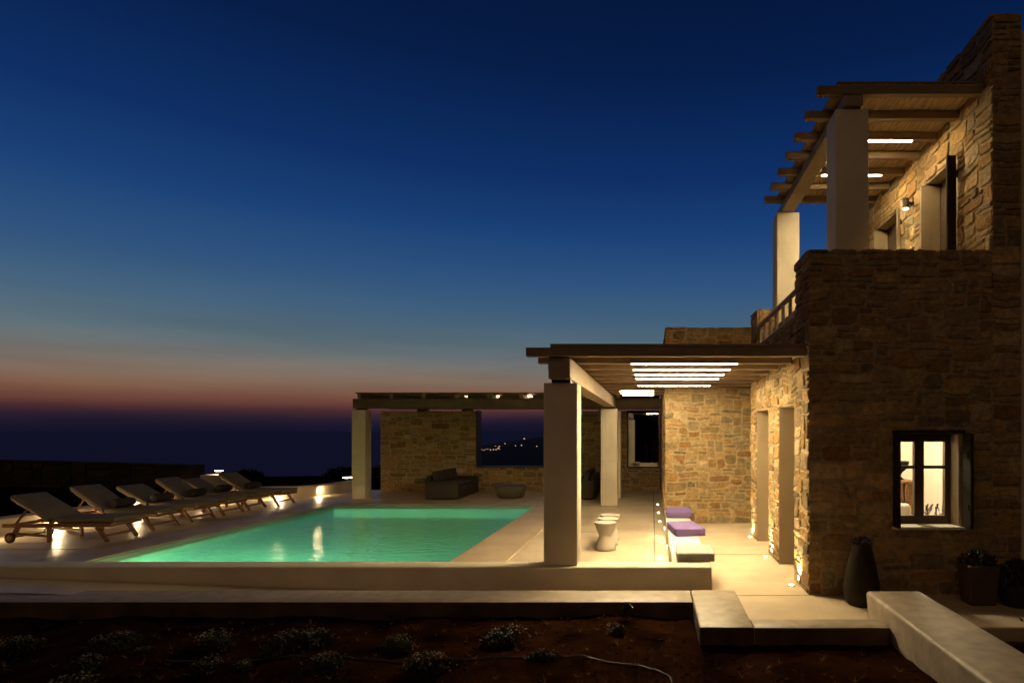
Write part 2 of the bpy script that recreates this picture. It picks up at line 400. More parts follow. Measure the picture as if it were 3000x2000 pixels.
# ================================================================== SETTING
# deck around the pool, one sheet with the pool cut out, and a shallow ramp at the left of the walkway
PX0, PX1, PY0, PY1 = -7.78, -2.78, 7.27, 15.0
bm = B()
gx = [-13.0, -11.2, PX0, PX1, 1.5, 2.9, 12.0]; gy = [6.95, PY0, PY1, 18.9, 24.0]
for i in range(len(gx)-1):
    for j in range(len(gy)-1):
        if gx[i] == PX0 and gy[j] == PY0: continue
        if gx[i+1] == -11.2 : continue
        if gy[j] == 18.9 and gx[i] < -0.1: continue
        bm.faces.new([bm.verts.new((x, y, 0)) for x, y in ((gx[i],gy[j]),(gx[i+1],gy[j]),(gx[i+1],gy[j+1]),(gx[i],gy[j+1]))])
for q in (((-3.2,6.4,0),(0.45,6.4,0),(0.45,6.95,0),(-3.2,6.95,0)), ((0.45,5.5,0),(2.2,5.5,0),(2.2,6.95,0),(0.45,6.95,0)), ((2.2,5.7,0),(12,5.7,0),(12,6.95,0),(2.2,6.95,0))):
    bm.faces.new([bm.verts.new(p) for p in q])
bm.faces.new([bm.verts.new(p) for p in ((-3.2,6.4,0),(-3.2,6.95,0),(-7.4,6.95,.147),(-7.4,6.4,.147))])
bm.faces.new([bm.verts.new(p) for p in ((-7.4,6.4,.147),(-7.4,6.95,.147),(-13,6.95,.3),(-13,6.4,.3))])
bmesh.ops.remove_doubles(bm, verts=bm.verts[:], dist=0.0005)
deck = structure('deck', bm, 'floor')
# drain joint in the deck
bm = B(); box(bm, 0.028, 0.042, 7.27, 18.45, 0.0005, 0.004)
tag(structure('drain_slot', bm, 'metal'), kind='structure')
bm = B(); box(bm, 0.90, 2.06, 6.745, 6.752, 0.0005, 0.0035); box(bm, 0.69, 1.70, 9.00, 9.006, 0.0005, 0.0035); box(bm, -1.98, 0.02, 11.0, 11.006, 0.0005, 0.0035)
box(bm, -11.1, -8.6, 12.6, 12.606, 0.0005, 0.0035); box(bm, -11.1, -8.6, 9.4, 9.406, 0.0005, 0.0035)
structure('deck_joints', bm, 'taupe')
# coping round the pool, a shallow raised step
bm = B()
z1 = 0.022
box(bm, PX1, PX1+0.78, PY0, PY1, 0.001, z1, 0.006, 1)
box(bm, PX0-0.80, PX0, PY0, PY1, 0.001, z1, 0.006, 1)
box(bm, PX0-0.80, PX1+0.78, PY1, PY1+0.42, 0.001, z1, 0.006, 1)
structure('pool_coping', bm, 'kerb')
# pool basin
bm = B()
d = -1.5
def quad(bm, *p): bm.faces.new([bm.verts.new(q) for q in p])
quad(bm, (PX0,PY0,d),(PX1,PY0,d),(PX1,PY1,d),(PX0,PY1,d))
quad(bm, (PX0,PY0,d),(PX0,PY1,d),(PX0,PY1,-.005),(PX0,PY0,-.005)); quad(bm, (PX1,PY0,d),(PX1,PY0,-.005),(PX1,PY1,-.005),(PX1,PY1,d))
quad(bm, (PX0,PY1,d),(PX1,PY1,d),(PX1,PY1,-.005),(PX0,PY1,-.005)); quad(bm, (PX0,PY0,d),(PX0,PY0,-.005),(PX1,PY0,-.005),(PX1,PY0,d))
bmesh.ops.remove_doubles(bm, verts=bm.verts[:], dist=0.0005)
structure('pool_basin', bm, 'poolwall')
bm = B(); quad(bm, (PX0,PY0,-.09),(PX1,PY0,-.09),(PX1,PY1,-.09),(PX0,PY1,-.09))
structure('pool_water', bm, 'water')

# soil, the dark land beyond, the sea
def ground_h(x, y):
    if y < 6.5:
        base = -0.02 + 0.05*noise.noise(Vector((x*1.3, y*1.3, 0))) + 0.022*noise.noise(Vector((x*6, y*6, 3)))
        return base - 0.03 - (0.12 if y > 5.45 and x > 0.45 else 0) - (0.12 if y > 6.15 else 0)
    h = -0.46
    if y > 19 or x < -12.5: h += 0.16*noise.noise(Vector((x*0.25, y*0.25, 5))) + 0.05*noise.noise(Vector((x*1.5, y*1.5, 9)))
    if y > 31: h -= (y-31)*0.09 + 0.004*(y-31)**2*0.3
    return max(h, -64)
bm = B()
xs = [-300,-200,-120,-80,-60,-45,-36,-30,-26,-23,-20] + [-18+0.6*i for i in range(10)] + [-12 + 0.12*i for i in range(151)] + [7,8,10,14,20,30,60,120,300]
ys = [1.2+0.12*i for i in range(41)] + [6.12,6.3,6.5,6.52,7.5,12.5,17.6,19.0] + [19.5+0.7*i for i in range(18)] + [34,38,45,60,90,140]
vv = [[bm.verts.new((x, y, ground_h(x, y))) for y in ys] for x in xs]
for i in range(len(xs)-1):
    for j in range(len(ys)-1):
        if xs[i] > -11.9 and xs[i+1] < 4 and ys[j] >= 7.5 and ys[j+1] <= 17.6: continue
        bm.faces.new((vv[i][j], vv[i+1][j], vv[i+1][j+1], vv[i][j+1]))
gr = structure('soil', bm, 'soil', smooth=True)
gr.data.materials.append(M['earth'])
for p in gr.data.polygons:
    if p.center.y > 6.5 or p.center.x < -12: p.material_index = 1
bm = B(); quad(bm, (-90000,80,-60),(90000,80,-60),(90000,90000,-60),(-90000,90000,-60))
structure('sea', bm, 'sea')
# far headland seen through the window opening
def ridge(x):   # height of the crest
    t = (x+454)/170
    if t < -0.35: return -62
    base = -36 + 24*min(t, 1.0) if t > 0 else -36 + 70*t
    if t > 1: base = -12 + 16*(1-math.exp(-(t-1)*0.5))
    return base + 1.8*noise.noise(Vector((x*0.03, 0, 0))) + 0.9*noise.noise(Vector((x*0.12, 4, 0)))
def hill_h(x, y):
    if y <= 1600: k = max(0, (y-900)/700); return -62 + (ridge(x)+62)*math.sin(k*math.pi/2)
    return ridge(x) - (y-1600)*0.06
bm = B()
xs = [-520+8*i for i in range(60)] + [0,60,140,260,420,700,1100]; ys = [900,980,1060,1150,1240,1330,1420,1500,1560,1600,1700,1900]
vv = [[bm.verts.new((x, y, hill_h(x, y))) for y in ys] for x in xs]
for i in range(len(xs)-1):
    for j in range(len(ys)-1): bm.faces.new((vv[i][j], vv[i+1][j], vv[i+1][j+1], vv[i][j+1]))
structure('hill', bm, 'hill', smooth=True)

# ================================================================== LOW WHITE WALLS
def rounded_wall(name, segs, label, m='plaster', cat='wall', bev=0.025):
    bm = B()
    for s in segs: box(bm, *s, bev, 3)
    o = obj(name, bm, m); smooth_angle(o, 50); return tag(o, label, cat)
rounded_wall('low_wall', [(-12.4, 0.676, 6.96, 7.262, -0.3, 0.268)], 'long low white plastered wall in front of the swimming pool')
rounded_wall('bench_wall', [(0.233, 0.676, 7.264, 12.02, -0.1, 0.266)], 'white masonry bench carrying the purple and grey cushions', cat='bench')
# raised cement coping of the planted bed
bm = B()
box(bm, -12.4, 0.408, 6.13, 6.59, -0.5, 0.10, 0.015, 2)
box(bm, 0.41, 0.886, 5.33, 6.589, -0.5, 0.102, 0.015, 2)
box(bm, 0.888, 2.065, 5.33, 5.58, -0.5, 0.098, 0.012, 2)
pk = obj('planter_kerb', bm, 'coping'); pk.data.materials.append(mat('shaded_front_cement', (0.09,0.055,0.032), 0.9, 0.3, 10, 0.4, 4, spec=0.1))  # second, darker cement paints the shade onto the front faces
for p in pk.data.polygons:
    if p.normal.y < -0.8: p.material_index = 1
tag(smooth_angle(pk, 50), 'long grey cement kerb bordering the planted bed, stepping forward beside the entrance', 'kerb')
bm = B(); box(bm, 2.067, 2.60, 2.2, 5.96, -0.5, 0.26, 0.035, 3)
# worn outer face splays out at the foot
for v in bm.verts:
    if v.co.z < -0.3 and v.co.x < 2.2: v.co.x += 0.05
tag(smooth_angle(obj('garden_wall', bm, 'coping'), 50), 'broad low cement garden wall running to the lower right corner of the photo', 'wall')
bm = B(); box(bm, 2.602, 9, 5.58, 5.98, -0.4, 0.02, 0.01, 1)
tag(obj('path_kerb', bm, 'kerb'), 'pale flat kerb along the paving right of the broad garden wall', 'kerb')
bm = B(); box(bm, 3.16, 3.56, 6.06, 6.28, -0.02, 0.014, 0.004, 1)
tag(obj('paving_slab', bm, 'kerb'), 'pale rectangular slab set in the paving near the dark planters', 'paving slab')
# far-left parapet of the deck (polyline)
def poly_wall(name, pts, t, z0, z1, label):
    bm = B(); P_ = [Vector((x, y, 0)) for x, y in pts]; L_, R_ = [], []
    for i, p in enumerate(P_):
        d1 = (P_[i]-P_[i-1]).normalized() if i else (P_[1]-P_[0]).normalized()
        d2 = (P_[i+1]-P_[i]).normalized() if i < len(P_)-1 else d1
        nrm = (Vector((-d1.y, d1.x, 0)) + Vector((-d2.y, d2.x, 0))).normalized()
        k = t/ max(0.4, nrm.dot(Vector((-d1.y, d1.x, 0))))
        L_.append(p+nrm*k); R_.append(p)
    rows = []
    for a, b in zip(L_, R_): rows.append([bm.verts.new((a.x,a.y,z0)), bm.verts.new((a.x,a.y,z1)), bm.verts.new((b.x,b.y,z1)), bm.verts.new((b.x,b.y,z0))])
    for a, b in zip(rows, rows[1:]):
        for i in range(4): bm.faces.new((a[i], a[(i+1)%4], b[(i+1)%4], b[i]))
    bm.faces.new(rows[0]); bm.faces.new(list(reversed(rows[-1])))
    bmesh.ops.recalc_face_normals(bm, faces=bm.faces[:])
    es = [e for e in bm.edges if e.verts[0].co.z > z1-.001 and e.verts[1].co.z > z1-.001 and len(e.link_faces)==2 and e.calc_face_angle(0) > .5]
    bmesh.ops.bevel(bm, geom=es, offset=0.02, segments=3, affect='EDGES')
    return tag(smooth_angle(obj(name, bm, 'plaster'), 50), label, 'wall')
poly_wall('deck_parapet', [(-11.25,7.27),(-11.2,12.9),(-11.05,15.6),(-10.75,16.45),(-10.2,16.6),(-9.75,16.65),(-9.35,17.0),(-9.15,17.9),(-9.0,18.85)], 0.28, -0.5, 0.30,
          'low curving white parapet behind the sun loungers, lit by small wall lights')

# ================================================================== VILLA
FY = 6.773
villa = empty('stone_villa', 'two-storey rubble stone house with upper terrace and one lit window', 'house')
win = (2.668, 3.387, 0.75, 1.78)
bm = sbm()
O = (0, FY, 0)
slab(bm, O, X, Z, NY, 1.728, 3.75, -0.05, 3.79, 0.35, [win]); 
slab(bm, O, X, Z, NY, 3.75, 4.07, -0.05, 6.40, 0.35)
stones(bm, O, X, Z, NY, 1.715, 3.75, 0.0, 3.816, [win], seed=11, su=0.08, sv=0.066, relief=0.008, dark=1.15)
stones(bm, O, X, Z, NY, 3.74, 4.07, 0.0, 6.42, [], seed=12, su=0.08, sv=0.066, relief=0.008, dark=1.15)
obj('facade', bm, 'stone', villa)
# side wall facing the pool: U runs along +Y
bm = sbm()
O = (1.728, 0, 0)
d2 = (7.43, 8.35, -0.05, 2.134); d1 = (9.08, 10.10, -0.05, 2.14); rail = (7.39, 10.10, 3.16, 3.9)
slab(bm, O, Y, Z, NX, FY+0.352, 10.72, -0.05, 3.80, 0.35, [d2, d1, rail])
stones(bm, O, Y, Z, NX, FY-0.012, 10.72, 0.0, 3.825, [d2, d1, rail], seed=21, relief=0.016, wmax=4)
# end face of the far pier and house back
stones(bm, (0, 10.10, 0), X, Z, NY, 1.73, 2.08, 3.16, 3.82, [], seed=23)
obj('side_wall', bm, 'stone', villa)
# upper storey wall facing the terrace
bm = sbm()
O = (3.75, 0, 0)
u1 = (7.55, 8.43, 2.9, 5.19); u2 = (9.26, 10.30, 2.9, 5.18)
slab(bm, O, Y, Z, NX, FY+0.352, 10.72, 2.9, 6.40, 0.32, [u1, u2])
stones(bm, O, Y, Z, NX, FY-0.015, 10.72, 2.95, 6.42, [u1, u2], seed=31, relief=0.017, wmax=4)
obj('upper_wall', bm, 'stone', villa)
bm = B(); box(bm, 2.08, 3.748, FY+0.352, 10.70, 2.86, 2.96); obj('terrace_floor', bm, 'floor', villa)
bm = B(); box(bm, 4.075, 7.5, 6.9, 10.7, -0.05, 6.3, 0.01, 1); obj('plaster_wing', bm, 'plaster', villa)
# plaster linings of the two lower openings, recessed door leaves
for (a, b, t_) in ((7.43, 8.35, 2.134), (9.08, 10.10, 2.14)):
    bm = B()
    box(bm, 1.722, 2.078, b-0.014, b+0.004, -0.01, t_, 0); box(bm, 1.722, 2.078, a-0.004, a+0.014, -0.01, t_, 0)
    box(bm, 1.735, 2.078, a+0.015, b-0.015, t_-0.012, t_+0.004)
    fr = obj('doorway', bm, 'taupe', villa)
    bm = B(); box(bm, 1.99, 2.03, a+0.016, b-0.016, 0.004, t_-0.014, 0.004, 1)
    for k in range(3): box(bm, 1.978, 1.992, a+0.08+k*(b-a-.16)/3+0.02, a+0.08+(k+1)*(b-a-.16)/3-0.02, 0.15, t_-0.15, 0.004, 1)
    dr = obj('door', bm, 'taupe', fr)
    bm = B(); beam(bm, (1.965, b-0.12, 1.02), (1.965, b-0.25, 1.02), 0.018, 0.018)
    obj('door_handle', bm, 'metal', fr)
# upper doors: lining, leaf, folded shutters
for (a, b, t_, dark) in ((7.55, 8.43, 5.19, True), (9.26, 10.30, 5.18, False)):
    bm = B()
    box(bm, 3.742, 4.066, b-0.014, b+0.004, 2.96, t_); box(bm, 3.742, 4.066, a-0.004, a+0.014, 2.96, t_)
    box(bm, 3.755, 4.066, a+0.015, b-0.015, t_-0.012, t_+0.004)
    fr = obj('terrace_doorway', bm, 'taupe', villa)
    bm = B(); box(bm, 3.93, 3.97, a+0.016, b-0.016, 2.962, t_-0.014, 0.004, 1); dr = obj('terrace_door', bm, 'brown', fr)
    bm = B(); box(bm, 3.70 if not dark else 3.66, 3.925, b-0.06, b-0.02, 2.98, t_-0.05, 0.004, 1)
    box(bm, 3.80, 3.808, b-0.062, b-0.058, 3.0, t_-0.06)
    obj('shutter', bm, 'taupe', villa)
    bm = B(); box(bm, 3.60 if dark else 3.67, 3.715, a-0.05, a-0.015, 2.98, t_-0.02, 0.004, 1)
    obj('shutter', bm, 'shutter' if dark else 'taupe', villa)
    for zz in (3.3, 4.9):
        bm = B(); box(bm, 3.715, 3.745, a-0.052, a-0.03, zz, zz+0.08, 0.003, 1); obj('hinge', bm, 'metal', villa)
# wall lamp between the upper doors
bm = B(); lathe(bm, [(0.045,0),(0.045,0.14)], 20, (3.62, 8.78, 4.98)); box(bm, 3.66, 3.735, 8.765, 8.795, 5.04, 5.07)
wl = smooth_angle(obj('wall_lamp', bm, 'metal', villa))
bm = B(); lathe(bm, [(0.038,0),(0.038,0.004)], 20, (3.62, 8.78, 4.974)); obj('lens', bm, 'lamp', wl)
part_light('lamp_light', 'SPOT', 26, villa, (3.63, 8.78, 4.97), (0, R(6), 0), 0.03, 70, 0.5)
# terrace railing
bm = B()
box(bm, 1.74, 1.80, 7.39, 10.10, 3.50, 3.545, 0.005, 1); box(bm, 1.745, 1.795, 7.39, 10.10, 3.20, 3.235, 0.005, 1)
for k in range(7): box(bm, 1.75, 1.79, 7.42+k*0.435, 7.46+k*0.435, 3.234, 3.502, 0.003, 1)
obj('railing', bm, 'beamwood', villa)
bm = B(); box(bm, 1.9, 1.93, 7.5, 10.0, 2.96, 3.42, 0.004, 1); obj('railing_panel', bm, 'taupe', villa)
# front window
bm = B()
Yf = 6.98; a, b, z0, z1 = win
box(bm, a+.002, b-.002, Yf, Yf+.06, z0+.006, z0+.095); box(bm, a+.002, b-.002, Yf, Yf+.06, z1-.098, z1-.002)
box(bm, a+.002, a+.062, Yf, Yf+.06, z0+.095, z1-.098); box(bm, b-.062, b-.002, Yf, Yf+.06, z0+.095, z1-.098)
box(bm, 2.975, 3.084, Yf-.012, Yf+.05, z0+.095, z1-.098, 0.004, 1)
box(bm, a+.062, b-.062, Yf-.004, Yf+.03, 1.378, 1.412, 0.003, 1)
wn = obj('window', bm, 'brown', villa)
bm = B(); box(bm, a+.062, b-.062, Yf+.02, Yf+.026, z0+.095, z1-.098); obj('pane', bm, 'glass', wn)
bm = B(); box(bm, a-.03, b+.05, FY-.07, Yf, z0-.025, z0+.006, 0.006, 1); obj('sill', bm, 'plaster', wn)
bm = B(); box(bm, b-.006, b+.004, FY+.01, Yf-.005, z0+.007, z1-.002); box(bm, a-.004, a+.006, FY+.01, Yf-.005, z0+.007, z1-.002); box(bm, a+.007, b-.007, FY+.01, Yf-.005, z1-.01, z1+.002)
obj('reveal', bm, 'taupe', wn)
bm = B(); box(bm, a-.03, b+.05, FY-.03, FY+.04, z1+.003, z1+.035, 0.004, 1); obj('lintel', bm, 'shutter', wn)
for (xa, xb) in ((a-.032, a-.014), (b+.012, b+.045)):
    bm = B(); box(bm, xa, xb, 6.56, 6.735, z0+.01, z1+.0, 0.003, 1); box(bm, xa+.006, xb-.006, 6.545, 6.56, z0+.03, z1-.03)
    box(bm, xa-.008, xb+.008, 6.60, 6.62, z0+.2, z0+.26); box(bm, xa-.008, xb+.008, 6.60, 6.62, z1-.26, z1-.2)
    obj('window_shutter', bm, 'shutter', wn)
# lit room behind the window
bm = B()
rx0, rx1, ry0, ry1, rz0, rz1 = 2.10, 4.06, 7.13, 9.3, 0.02, 2.75
quad(bm, (rx0,ry1,rz0),(rx1,ry1,rz0),(rx1,ry1,rz1),(rx0,ry1,rz1)); quad(bm, (rx0,ry0,rz0),(rx0,ry1,rz0),(rx0,ry1,rz1),(rx0,ry0,rz1))
quad(bm, (rx1,ry0,rz0),(rx1,ry1,rz0),(rx1,ry1,rz1),(rx1,ry0,rz1)); quad(bm, (rx0,ry0,rz0),(rx1,ry0,rz0),(rx1,ry1,rz0),(rx0,ry1,rz0))
quad(bm, (rx0,ry0,rz1),(rx1,ry0,rz1),(rx1,ry1,rz1),(rx0,ry1,rz1))
obj('interior_wall', bm, 'cream', villa)
bm = B(); lathe(bm, [(0.01,0),(0.16,0.02),(0.10,0.16),(0.02,0.2)], 20, (3.0, 8.1, 2.3)); tube(bm, [(3.0,8.1,2.5),(3.0,8.1,2.748)], 0.006)
pl = obj('pendant_lamp', bm, 'cream', villa, smooth=True)
part_light('pendant_light', 'POINT', 180, villa, (3.0, 8.1, 2.2), size=0.12, col=(1,0.80,0.54))
# things inside the room
sid = empty('slatted_chest', 'slatted wooden side chest behind the left window panes', 'chest', loc=(2.98, 8.15, 0.02))
bm = B()
for k in range(9): box(bm, 2.78+k*.072, 2.82+k*.072, 7.98, 8.02, 0.06, 1.12, 0.006, 1)
obj('slats', bm, 'teak', sid)
bm = B(); box(bm, 2.74, 3.43, 7.96, 8.4, 1.12, 1.16, 0.01, 2); obj('top', bm, 'teak', sid)
bm = B(); box(bm, 2.76, 3.41, 8.05, 8.38, 0.02, 1.119); obj('carcass', bm, 'cream', sid)
bm = B(); lathe(bm, [(0.03,0),(0.075,0.005),(0.03,0.05),(0.05,0.09),(0.12,0.16),(0.14,0.24),(0.13,0.245),(0.11,0.17)], 20, (3.26, 8.15, 1.162))
tag(smooth_angle(obj('footed_bowl', bm, 'pot'), 50), 'dark footed bowl on the slatted chest inside the window', 'bowl')
bm = B(); box(bm, 2.86, 3.24, 7.62, 7.76, 0.58, 0.90, 0.06, 4, rot=Matrix.Rotation(R(-16), 3, 'X'))
pw = tag(smooth_angle(obj('sofa_pillow', bm, 'cream'), 70), 'white pillow low behind the left window pane', 'pillow')
bm = B(); box(bm, 2.5, 3.5, 7.45, 7.94, 0.02, 0.60, 0.04, 3)
tag(smooth_angle(obj('window_seat', bm, 'cream'), 60), 'cream seat under the window inside the lit room', 'seat')
rnd = random.Random(5)
bm = B()
for k in range(26):
    x0_ = 3.34+rnd.uniform(-.16,.13); y0_ = 7.35; tx = rnd.uniform(-.10,.12); hh = rnd.uniform(.14,.30)
    tube(bm, [(x0_*0.6+3.34*0.4,y0_,0.66),(x0_+tx*.3,y0_,0.66+hh*.6),(x0_+tx,y0_,0.66+hh)], 0.003, 4)
    for q in range(4): box(bm, x0_+tx*(.5+q*.13)-.006, x0_+tx*(.5+q*.13)+.006, y0_-.006, y0_+.006, .66+hh*(.74+q*.08), .66+hh*(.8+q*.08))
lv = empty('lavender_bunch', 'dried lavender stems in a pot behind the lower right window pane', 'plant', loc=(3.34,7.35,0.02))
obj('stems', bm, 'violet', lv)
bm = B(); lathe(bm, [(0.05,0.02),(0.08,0.64),(0.085,0.7),(0.07,0.7),(0.06,0.6)], 16, (3.34,7.35,0)); obj('pot', bm, 'ceramic', lv, smooth=True)

# stone annex behind the veranda
annex = empty('stone_annex', 'single storey rubble stone block at the back of the lower veranda', 'building')
bm = sbm()
slab(bm, (0,12.04,0), X, Z, NY, 0.26, 6.0, -0.05, 3.83, 0.4)
stones(bm, (0,12.04,0), X, Z, NY, 0.25, 2.6, 0.0, 3.85, [], seed=41, su=0.085, sv=0.068, relief=0.008)
obj('front_wall', bm, 'stone', annex)
bm = sbm()
slab(bm, (0.26,0,0), Y, Z, NX, 12.442, 18.5, -0.05, 3.83, 0.4)
stones(bm, (0.26,0,0), Y, Z, NX, 12.03, 18.5, 0.0, 3.85, [], seed=42, su=0.12, sv=0.09, relief=0.008)
obj('side_wall', bm, 'stone', annex)

# far stone screen wall with two openings
scr = empty('stone_screen_wall', 'long stone screen wall with large openings at the back of the pool deck', 'wall')
SY = 18.5
w1 = (-5.30, -2.30, 0.72, 2.6); w2 = (-0.77, 0.22, 0.70, 2.46)
bm = sbm()
slab(bm, (0,SY,0), X, Z, NY, -8.18, 0.235, -0.4, 2.41, 0.45, [w1, w2])
stones(bm, (0,SY,0), X, Z, NY, -8.18, 0.235, 0.0, 2.42, [w1, w2], seed=51, su=0.10, sv=0.07, relief=0.011, seg=12)
obj('wall', bm, 'stone', scr)
bm = B()
box(bm, w1[0]-.002, w1[0]+.03, SY-.03, SY+.46, w1[2], 2.43); box(bm, w1[1]-.03, w1[1]+.002, SY-.03, SY+.46, w1[2], 2.43)
box(bm, w1[0]+.031, w1[1]-.031, SY-.03, SY+.46, w1[2]-.002, w1[2]+.025)
f1 = obj('frame', bm, 'metal', scr)
bm = B()
box(bm, w2[0]-.002, w2[0]+.05, SY+.02, SY+.10, w2[2], 2.43); box(bm, w2[0]+.051, w2[1], SY+.02, SY+.10, w2[2]-.002, w2[2]+.04)
f2 = obj('frame', bm, 'metal', scr)
bm = B(); box(bm, w2[0]+.05, w2[1]-.01, SY+.04, SY+.05, w2[2]+.04, 2.43)
obj('pane', bm, 'dark_glass', f2)
# pads that carry the rear beam
bm = B()
for xx in (-7.1, -5.75, -1.6): box(bm, xx, xx+.28, SY+.05, SY+.3, 2.412, 2.47)
obj('beam_pad', bm, 'metal', scr)

# ================================================================== PERGOLAS
def led(name, x0, x1, y, z, m, par, wid=0.062):
    bm = B(); box(bm, x0, x1, y-wid/2, y+wid/2, z-0.0035, z-0.0005); return obj(name, bm, m, par)
# lower
pg = empty('pergola', 'timber pergola with light strips over the ground floor veranda', 'pergola', 'pergolas of the house')
for (ya, z0_) in ((7.02, 0.270), (14.9, 0.0), (16.55, 0.0)):
    bm = B(); wd = 0.385 if ya < 8 else 0.40
    box(bm, -1.05-wd/2, -1.05+wd/2, ya, ya+wd, z0_, 2.354, 0.012, 2); smooth_angle(obj('column', bm, 'plaster', pg), 50)
    bm = B(); box(bm, -1.05-.11, -1.05+.11, ya+.06, ya+.30, 2.356, 2.392); obj('bracket', bm, 'metal', pg)
bm = B(); box(bm, -1.17, -0.925, 6.91, 15.5, 2.394, 2.634, 0.008, 1); obj('beam', bm, 'beamwood', pg)
for k in range(11):
    y = 6.85 + 0.727*k
    x1_ = 1.74 if k < 6 else (2.4 if k < 8 else 0.27)
    bm = B(); box(bm, -1.41, x1_, y, y+0.125, 2.638, 2.735, 0.003, 1); rf = obj('rafter', bm, 'wood', pg)
    if k in (1,2,3,4,6): led('light_strip', -0.257, 1.055, y+0.0625, 2.637, 'led' if k != 6 else 'led_far', rf)
    if k in (8,9,10): led('light_strip', -0.68, 0.03, y+0.0625, 2.637, 'led_far', rf, 0.03)
bm = B(); box(bm, -1.14, 1.735, 6.86, 10.9, 2.737, 2.778, 0.004, 1); box(bm, -1.14, 0.25, 10.902, 14.25, 2.737, 2.778, 0.004, 1)
obj('roof_cover', bm, 'wood', pg)
# upper
pu = empty('pergola', 'timber pergola with reed ceiling over the upper terrace', 'pergola', 'pergolas of the house')
for ya in (6.98+0.15, 10.3):
    ya = ya if ya > 8 else 7.0
    bm = B(); box(bm, 2.09, 2.468, ya, ya+0.38, 2.96, 5.473, 0.012, 2); smooth_angle(obj('column', bm, 'plaster', pu), 50)
    bm = B(); box(bm, 2.18, 2.38, ya+.05, ya+.3, 5.475, 5.487); obj('bracket', bm, 'metal', pu)
bm = B(); box(bm, 2.17, 2.39, 6.96, 10.75, 5.489, 5.612, 0.006, 1); obj('beam', bm, 'beamwood', pu)
for k in range(7):
    y = 6.95 + 0.544*k
    bm = B(); box(bm, 1.874, 3.765, y, y+0.088, 5.615, 5.712, 0.004, 1); rf = obj('rafter', bm, 'wood', pu)
    if k in (2,4): led('light_strip', 2.54, 3.41, y+0.044, 5.614, 'led_up', rf, 0.04)
bm = B()
rnd = random.Random(9)
x = 2.11
while x < 3.74:   # reeds laid side by side above the rafters
    r_ = rnd.uniform(0.006, 0.011); a_ = rnd.uniform(-.01,.01)
    tube(bm, [(x, 6.96, 5.726+rnd.uniform(-.004,.004)), (x+a_, 8.8, 5.726+rnd.uniform(-.004,.004)), (x+rnd.uniform(-.01,.01), 10.6, 5.726)], r_, 5)
    x += r_*2.0
obj('reed_ceiling', bm, 'reed', pu)
bm = B(); box(bm, 2.10, 3.745, 6.955, 10.62, 5.739, 5.762, 0.003, 1); obj('roof_cover', bm, 'wood', pu)
# far
pf = empty('pergola', 'wide timber pergola across the far end of the pool', 'pergola', 'pergolas of the house')
bm = B(); box(bm, -7.99, -7.63, 16.33, 16.69, 0, 2.37, 0.012, 2); smooth_angle(obj('column', bm, 'plaster', pf), 50)
bm = B(); box(bm, -7.90, -7.70, 16.4, 16.62, 2.372, 2.412); obj('bracket', bm, 'metal', pf)
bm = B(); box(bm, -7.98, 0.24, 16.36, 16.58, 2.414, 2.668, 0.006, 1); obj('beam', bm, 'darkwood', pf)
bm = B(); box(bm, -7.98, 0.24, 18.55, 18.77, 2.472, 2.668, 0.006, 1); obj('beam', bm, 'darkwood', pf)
k = 0; x = -7.78
while x < 0.1:
    bm = B(); box(bm, x, x+0.09, 16.20, 19.0, 2.671, 2.80, 0.004, 1); rf = obj('rafter', bm, 'wood', pf)
    x += 0.855; k += 1
bm = B(); box(bm, -7.86, 0.22, 16.25, 19.0, 2.803, 2.832, 0.004, 1); obj('roof_cover', bm, 'wood', pf)
for (xa, xb) in ((-5.22,-5.10),(-4.42,-4.22),(-3.62,-3.30),(-2.78,-2.40)):
    led('light_strip', xa, xb, 16.9, 2.76, 'led_far', pf, 0.02)

# ================================================================== LIGHTS IN THE FLOOR AND WALLS
def uplight(x, y, lab, tilt, power, vis=1):
    e = empty('ground_uplight', lab, 'uplight', 'small round uplights set in the floor', (x, y, 0))
    bm = B(); lathe(bm, [(0.045,0.0),(0.045,0.006),(0.03,0.008)], 20); r_ = smooth_angle(obj('ring', bm, 'metal')); r_.parent = e
    bm = B(); lathe(bm, [(0.028,0.0085),(0.028,0.012)], 20); r_ = obj('lens', bm, 'lamp'); r_.parent = e
    part_light('uplight_beam', 'SPOT', power, e, (0,0,0.02), (R(180), tilt, 0), 0.02, 76, 0.9)
uplight(1.625, 7.18, 'round floor uplight nearest the camera at the foot of the house side wall', R(24), 150)
uplight(1.625, 8.82, 'middle floor uplight between the two doorways of the house', R(24), 150)
uplight(1.66, 10.45, 'farthest floor uplight at the house side wall by the back doorway', R(24), 150)
uplight(0.133, 15.07, 'floor uplight farthest back beside the annex wall', R(24), 40)
uplight(0.136, 13.57, 'middle of three floor uplights beside the annex wall', R(24), 40)
uplight(0.15, 12.25, 'floor uplight at the near corner of the annex wall', R(24), 40)
def wall_light(x, y, z, rz, lab, power):
    e = empty('wall_light', lab, 'wall light', 'small recessed step lights', (x, y, z), rz)   # faces local +X
    bm = B(); box(bm, -.006, .012, -.05, .05, -.03, .03, .003, 1); r_ = obj('housing', bm, 'metal'); r_.parent = e
    bm = B(); box(bm, .0125, .016, -.04, .04, -.022, .018); r_ = obj('lens', bm, 'lamp'); r_.parent = e
    part_light('step_glow', 'POINT', min(power*.12, 9), e, (0.06,0,-0.01), size=0.025)
    part_light('step_beam', 'SPOT', power*0.9, e, (0.03,0,0), (0, R(-58), 0), 0.03, 130, 0.8)
wall_light(-11.22, 10.0, .17, 0, 'wall light in the parapet behind the nearest lounger', 81)
wall_light(-11.20, 11.5, .17, 0, 'wall light in the parapet between the first and second loungers', 90)
wall_light(-11.19, 13.3, .17, 0, 'wall light in the parapet between the third and fourth loungers', 90)
wall_light(-11.07, 15.0, .17, R(3), 'wall light in the parapet behind the fifth lounger', 90)
